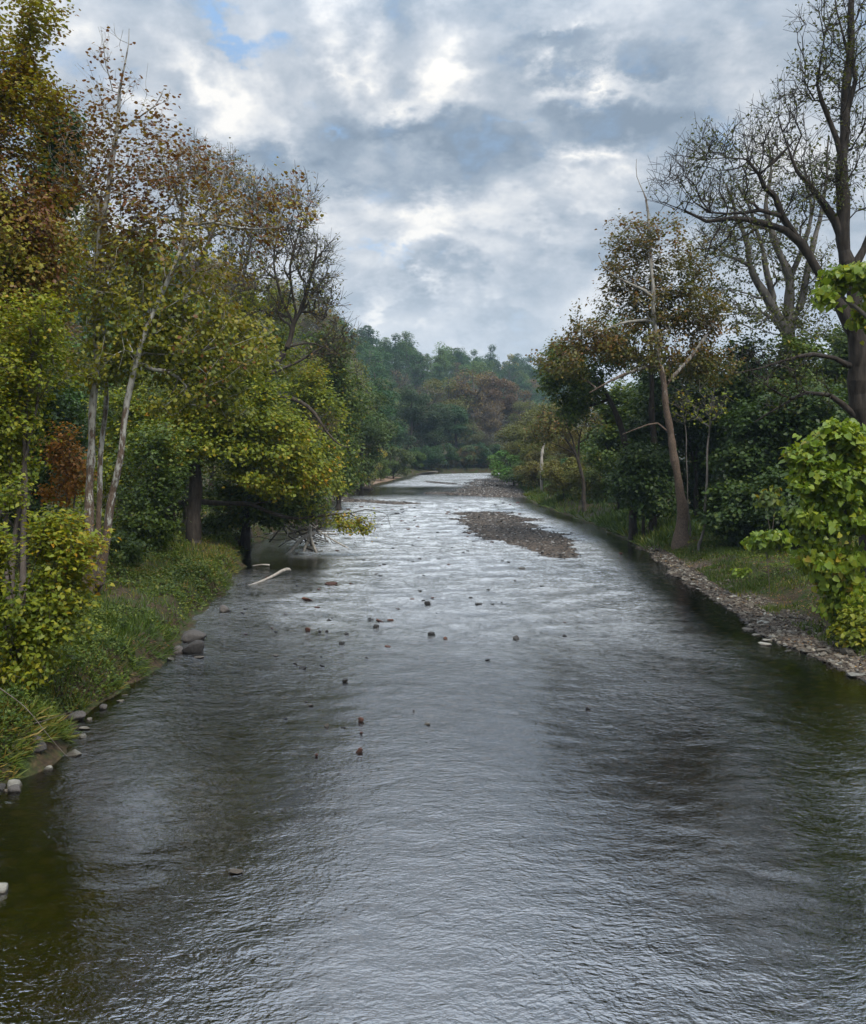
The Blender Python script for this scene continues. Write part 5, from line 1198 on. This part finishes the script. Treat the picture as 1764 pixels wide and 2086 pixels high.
for _ in range(3000):
    if n_s >= 120: break
    y = rs.uniform(27, 105); x = rs.uniform(Lf(y) + .3, Rf(y) - .5)
    px = 882 + x / y * FP; py = HOR + H * FP / y
    wgt = .9 if (px < 700 and 1150 < py < 1420) else (.35 if px < 1050 else .08)
    if rs.random() > wgt * (.3 + riffle(np.array([x]), np.array([y]))[0]): continue
    dk = rs.random() < .55
    stone_at(px, py, rs.uniform(4, 9.5), 'small dark stone breaking the shallow riffle' if dk else 'small reddish brown stone breaking the shallow riffle', 'slab', M_dkst if dk else M_redst, name='river_stone', z0=.02,
             group='small dark stones in the riffle' if dk else 'small reddish stones in the riffle')
    n_s += 1
# flat slabs on the right shore
for px, py, wd, lab, kd, mt in [
    (1551, 1269, 30, 'largest pale greenish slab at the upper right shore', 'slab', M_pale), (1536, 1266, 20, 'pale slab half under the largest greenish slab', 'slab', M_pale), (1523, 1283, 22, 'grey flat stone awash left of the shore', 'slab', M_stone),
    (1540, 1294, 19, 'rounded flat grey stone standing in the water off the right shore', 'slab', M_pale), (1562, 1305, 22, 'yellowish pale slab at the tip of the stony spit', 'slab', M_pale), (1558, 1313, 26, 'white wet slab below the yellowish pale slab', 'slab', M_pale),
    (1605, 1326, 15, 'thin white stone alone in the water off the right shore', 'slab', M_pale), (1671, 1336, 24, 'pale wedge shaped slab on the shore, right of two', 'slab', M_pale), (1650, 1334, 17, 'pale pointed slab on the shore, left of two', 'slab', M_pale),
    (1726, 1332, 28, 'grey squared stone block on the upper right shore', 'lump', M_stone), (1744, 1377, 40, 'big pale slab at the water by the right edge of the picture', 'slab', M_pale), (1700, 1353, 26, 'long grey slab at the waterline near the right edge', 'slab', M_stone),
    (1712, 1361, 18, 'pale yellow slab on edge just above the big pale slab', 'slab', M_pale), (1640, 1315, 20, 'tan slab in the middle of the stony shore', 'slab', M_stone), (1678, 1326, 28, 'broad grey green slab among the shore stones', 'slab', M_stone),
    (1672, 1297, 20, 'round grey stone at the grass edge of the shore', 'lump', M_stone), (1716, 1292, 15, 'small bluish grey stone in the grass of the right bank', 'lump', M_stone), (1621, 1305, 22, 'dark slab leaning on others at the middle shore', 'slab', M_stone),
    (1435, 1172, 14, 'pale stone in the grass above the upper shore', 'lump', M_stone), (1413, 1190, 12, 'pale stone lying at the water on the upper shore', 'slab', M_pale)]:
    stone_at(px, py, wd, lab, kd, mt)
n_s = 0
for _ in range(6000):
    if n_s >= 270: break
    u = rs.random(); y = 1 / (1 / 22 + u * (1 / 56 - 1 / 22)); s = rs.uniform(-.6, 1.6) * (1 if y < 40 else .55)
    x = float(Rf(y)) + s
    if abs(x) > y * .52: continue
    z = gz(x, y)
    if z < -.06: continue
    pale = rs.random() < .16; lump = rs.random() < .2
    me_ = (LUMP if lump else SLAB)[(M_pale if pale else M_stone).name][rs.integers(0, 5)]
    o = link('shore_stone', me_, None, (x, y, max(z, -.02) + .03), label='small pale flat stone among the brown stones of the right shore' if pale else 'small brown flat stone on the stony right shore', category='stone',
             group='small pale stones on the right shore' if pale else 'small brown stones on the right shore')
    sz = rs.uniform(.13, .34) * (.8 + y / 100)
    lab = ('larger ' if sz > .27 else 'small ') + ('pale ' if pale else 'brown ') + ('rounded' if lump else 'flat') + ' stone on the ' + ('lower' if y < 29 else 'middle' if y < 38 else 'upper') + ' right shore ' + ('at the waterline' if s < .35 else 'in the middle of the shingle' if s < 1.2 else 'near the grass')
    o['label'] = lab; o['group'] = lab.replace('stone', 'stones', 1)
    o.scale = (sz, sz, sz * rs.uniform(.7, 1.2)); o.rotation_euler = (rs.normal(0, .2), rs.normal(0, .2), rs.uniform(0, 6.28)); n_s += 1
# gravel: too many to count
def gravel(name, label, x, y, size, seed, mat, sink=.0):
    rg = np.random.default_rng(seed); n = len(x); z = ground(x, y)
    tv = np.array([(1, 0, 0), (0, 1, 0), (-1, 0, 0), (0, -1, 0), (0, 0, 1), (.6, .6, .4), (-.6, -.5, .5)], float) * .5
    tf = np.array([(0, 5, 4), (5, 1, 4), (1, 2, 4), (2, 6, 4), (6, 3, 4), (3, 0, 4), (0, 1, 5), (2, 3, 6)])
    a = rg.uniform(0, 6.28, n); ca, sa = np.cos(a), np.sin(a)
    jit = rg.uniform(.75, 1.3, (n, 7, 1)); L = tv[None] * jit * np.stack([rg.uniform(.8, 1.4, n), rg.uniform(.6, 1, n), rg.uniform(.35, .8, n)], 1)[:, None, :] * size[:, None, None]
    tilt = rg.normal(0, .25, (n, 2)); L[:, :, 2] += L[:, :, 0] * tilt[:, :1] + L[:, :, 1] * tilt[:, 1:]
    V = np.stack([L[:, :, 0] * ca[:, None] - L[:, :, 1] * sa[:, None] + x[:, None], L[:, :, 0] * sa[:, None] + L[:, :, 1] * ca[:, None] + y[:, None], L[:, :, 2] + z[:, None] - sink], -1)
    T = (tf[None] + (np.arange(n) * 7)[:, None, None]).reshape(-1, 3)
    link(name, mesh(name, V.reshape(-1, 3), T, None, [mat], attrs={'tint': np.repeat(rg.random(n), 7)}), kind='stuff', label=label, category='gravel')
def gravel_mat(name, stops):
    m, t = newmat(name); geo = t.new('ShaderNodeNewGeometry')
    s = t.new('ShaderNodeSeparateXYZ'); t.put(s.inputs[0], geo.outputs['Position'])
    c = t.ramp(attr(t, 'tint'), stops); wet = t.rng(s.outputs[2], .01, .06)
    c = t.mix(wet, t.mix(1.0, c, (.45, .42, .38), 'MULTIPLY'), c)
    p = principled(t, c, t.math('ADD', .4, t.math('MULTIPLY', wet, .45)), .4); t.l.new(p.outputs[0], t.out.inputs[0]); return m
M_grav = gravel_mat('gravel_mixed', [(0, (.018, .015, .013)), (.45, (.045, .038, .032)), (.85, (.09, .078, .068)), (.96, (.20, .19, .18)), (1, (.38, .37, .35))])
M_gravR = gravel_mat('gravel_shore', [(0, (.026, .019, .013)), (.45, (.066, .048, .034)), (.85, (.12, .095, .07)), (1, (.27, .245, .19))])
u = rs.random(12000); y = 1 / (1 / 20 + u * (1 / 60 - 1 / 20)); x = Rf(y) + rs.uniform(-.7, 1.85, 12000) * (1 - .45 * sstep(38, 48, y)); k = (np.abs(x) < y * .53) & (ground(x, y) > -.12)
gravel('shore_gravel', 'brown shingle covering the right shore', x[k], y[k], rs.uniform(.06, .2, k.sum()), 701, M_gravR)
x = rs.uniform(-16, 20, 90000); y = rs.uniform(48, 190, 90000)
k = (bars(x, y) > -.12 - rs.exponential(.22, len(x))) & (x > Lf(y) - .5) & (x < Rf(y) + .5) & (rs.random(len(x)) < np.where(y < 95, 1, .42))
x, y = x[k], y[k]
gravel('gravel_bar', 'brown gravel and cobbles of the bars in the river', x, y, rs.uniform(.12, .34, len(x)) * (.75 + y / 250), 702, M_grav, .03)

# ------------------------------------------------------------------ driftwood
def stick(name, pts, mat, parent, origin, k=7, **props):
    S = spline(pts, .12); P = S[:, :3] - origin; r = S[:, 3]; n = len(P)
    d = norm(np.gradient(P, axis=0)); ref = np.where(np.abs(d[:, 2:3]) > .85, [[1., .2, 0]], [[0, 0, 1.]])
    a = norm(np.cross(d, ref)); b = np.cross(d, a); th = np.arange(k) / k * 2 * PI
    rgk = np.random.default_rng(int(abs(P[0, 0]) * 997) + n)
    rr_ = r[:, None] * (1 + rgk.normal(0, .07, (n, k)))
    V = (P[:, None] + rr_[..., None] * (np.cos(th)[None, :, None] * a[:, None] + np.sin(th)[None, :, None] * b[:, None])).reshape(-1, 3)
    V = np.vstack([V, P[:1], P[-1:]])
    i = np.arange(n - 1)[:, None] * k; j = np.arange(k)[None]; j2 = (j + 1) % k
    Q = np.stack([i + j, i + j2, i + k + j2, i + k + j], -1).reshape(-1, 4)
    T = np.vstack([np.stack([np.full(k, n * k), (np.arange(k) + 1) % k, np.arange(k)], 1), np.stack([np.full(k, n * k + 1), (n - 1) * k + np.arange(k), (n - 1) * k + (np.arange(k) + 1) % k], 1)])
    me_ = mesh(name, V, T, Q, [mat], smooth=True)
    return link(name, me_, parent, None if parent is not None else origin, **props)
pp = lambda px, py, Y, r: (*W(px, py, Y), r)
Yp = 57.0
po = W(612, 1112, Yp); po[2] = 0.05
pile = thing('driftwood_pile', po, 'tangled pile of grey driftwood and roots at the left bank above the dark pool', 'driftwood')
rgp = np.random.default_rng(4)
for i in range(46):
    c = np.array([(612 - 882) / FP * Yp, Yp + 1.2, .8]) + rgp.normal(0, 1, 3) * np.array([1.0, .8, .34])
    a = rgp.uniform(0, 6.28); L = rgp.uniform(.5, 1.7); dd = np.array([math.cos(a), math.sin(a) * .7, rgp.normal(0, .4)]) * L
    c[2] = max(c[2], .25 + abs(dd[2]) * .6)
    r0 = rgp.uniform(.02, .065)
    stick('stick', [(*(c - dd), r0), (*(c + rgp.normal(0, .15, 3)), r0 * .8), (*(c + dd), r0 * .35)], M_drift if i % 3 == 0 else M_bark, pile, po, 6)
for pts_ in ([pp(640, 1085, 57, .13), pp(612, 1100, 56, .12), pp(590, 1125, 54.5, .10), pp(580, 1131, 53.8, .07)], [pp(632, 1072, 57, .13), pp(630, 1095, 56.5, .12), pp(620, 1118, 55.6, .09), pp(618, 1126, 55.2, .06)],
             [pp(630, 1085, 57, .11), pp(638, 1110, 55.5, .09), pp(646, 1128, 54.2, .07), pp(650, 1132, 53.6, .04)], [pp(575, 1066, 57, .05), pp(600, 1080, 57, .07), pp(625, 1070, 57, .06)]):
    stick('log', pts_, M_drift, pile, po, 8)
lo = W(550, 1178, 43); lo[2] = 0
stick('curved_log', [pp(505, 1193, 41.5, .035), pp(530, 1185, 42.4, .055), pp(555, 1174, 43.6, .075), pp(575, 1163, 44.6, .09), pp(588, 1160, 45.2, .095), pp(591, 1163, 45.3, .08)], M_drift, None, lo, label='pale curved log lying in the dark water by the left bank', category='log')
bo = W(536, 1152, 48); bo[2] = 0
stick('white_branch', [(*(bo + [-.6, .1, .02]), .03), (*(bo + [0, 0, .1]), .04), (*(bo + [.35, 0, .06]), .06)], M_drift, None, bo, label='short white branch in the pool above the curved log', category='branch')
for k, (pts_, lab) in enumerate([([pp(-20, 1325, 20, .02), pp(60, 1332, 20, .014), pp(150, 1336, 20, .006)], 'long bare twig lying flat over the shrub at the left edge'), ([pp(-10, 1395, 18, .012), pp(50, 1440, 17.8, .009), pp(100, 1500, 17.6, .006), pp(140, 1545, 17.6, .005)], 'bare branch hanging down the left bank towards the white stones'),
                                 ([pp(0, 1465, 18.3, .014), pp(60, 1475, 18, .010), pp(150, 1448, 18, .004)], 'thin bare twig crossing the bluish stone in the left bank'), ([pp(120, 1180, 40, .05), pp(60, 1110, 37, .06), pp(-20, 1020, 35, .08)], 'dead grey branch slanting down at the left edge behind the shrub')]):
    o_ = np.array(pts_[0][:3]); stick('bare_twig', pts_, M_twig if k != 3 else M_barkgrey, None, o_, 5, label=lab, category='twig')
# roots and stump on the bank
so = W(664, 1012, 118); so[2] = gz(so[0], 118)
stick('dark_stump', [(so[0], 118, so[2] - .2, .42), (so[0] + .1, 118, so[2] + .5, .34), (so[0] + .05, 118, so[2] + 1.1, .28), (so[0] + .3, 118, so[2] + 1.3, .12)], M_barkdark, None, so, 9, label='dark stump at the near end of the sandy beach', category='stump')
ro = W(740, 1000, 140); ro[2] = gz(ro[0], 140)
rt = thing('uprooted_tree', ro, 'dark fallen trunk with roots lying on the sandy beach', 'fallen tree')
stick('log', [(ro[0] - 5, 146, gz(ro[0] - 5, 146) + 1.6, .5), (ro[0] - 1.5, 142, ro[2] + .8, .4), (ro[0] + 1.5, 139, ro[2] + .25, .3)], M_barkdark, rt, ro, 8)
for i in range(6): stick('root', [(ro[0] - 5, 146, gz(ro[0] - 5, 146) + 1.5, .15), (ro[0] - 5.6 + rgp.normal(0, .7), 146 + rgp.normal(0, .6), gz(ro[0] - 5, 146) + 1.5 + rgp.normal(0, .8), .04)], M_bark, rt, ro, 5)
# pale ledges of rock at the bend
for k, (px, py, wd, lab) in enumerate([(790, 967, 46, 'long pale rock ledge at the water on the left of the bend'), (745, 975, 40, 'pale rock ledge at the end of the sandy beach'), (640, 1120, 40, 'flat grey rock slab under the driftwood pile')]):
    o = stone_at(px + (80 if k == 0 else 0), py, wd, lab, 'slab', M_stone, name='rock_ledge', cat='rock'); o.scale[2] *= .8
# ------------------------------------------------------------------ haze between the near banks and the far hills
HAZE = 0.00026
mh = bpy.data.materials.new('haze'); mh.use_nodes = True
th = NT(mh.node_tree); th.n.clear(); th.out = th.new('ShaderNodeOutputMaterial')
pv = th.new('ShaderNodeVolumePrincipled'); pv.inputs['Color'].default_value = (0.60, 0.80, 1.0, 1); pv.inputs['Density'].default_value = HAZE; pv.inputs['Anisotropy'].default_value = 0.2
th.l.new(pv.outputs[0], th.out.inputs['Volume'])
hx, y0h, y1h, z0h, z1h = 950, -170, 1700, -2.0, 130.0
Vh = [(x, y, z) for x in (-hx, hx) for y in (y0h, y1h) for z in (z0h, z1h)]
Qh = [(0, 1, 3, 2), (4, 6, 7, 5), (0, 4, 5, 1), (2, 3, 7, 6), (0, 2, 6, 4), (1, 5, 7, 3)]
link('haze', mesh('haze', Vh, None, Qh, [mh]), kind='stuff', label='thin blue haze in the valley air', category='haze')
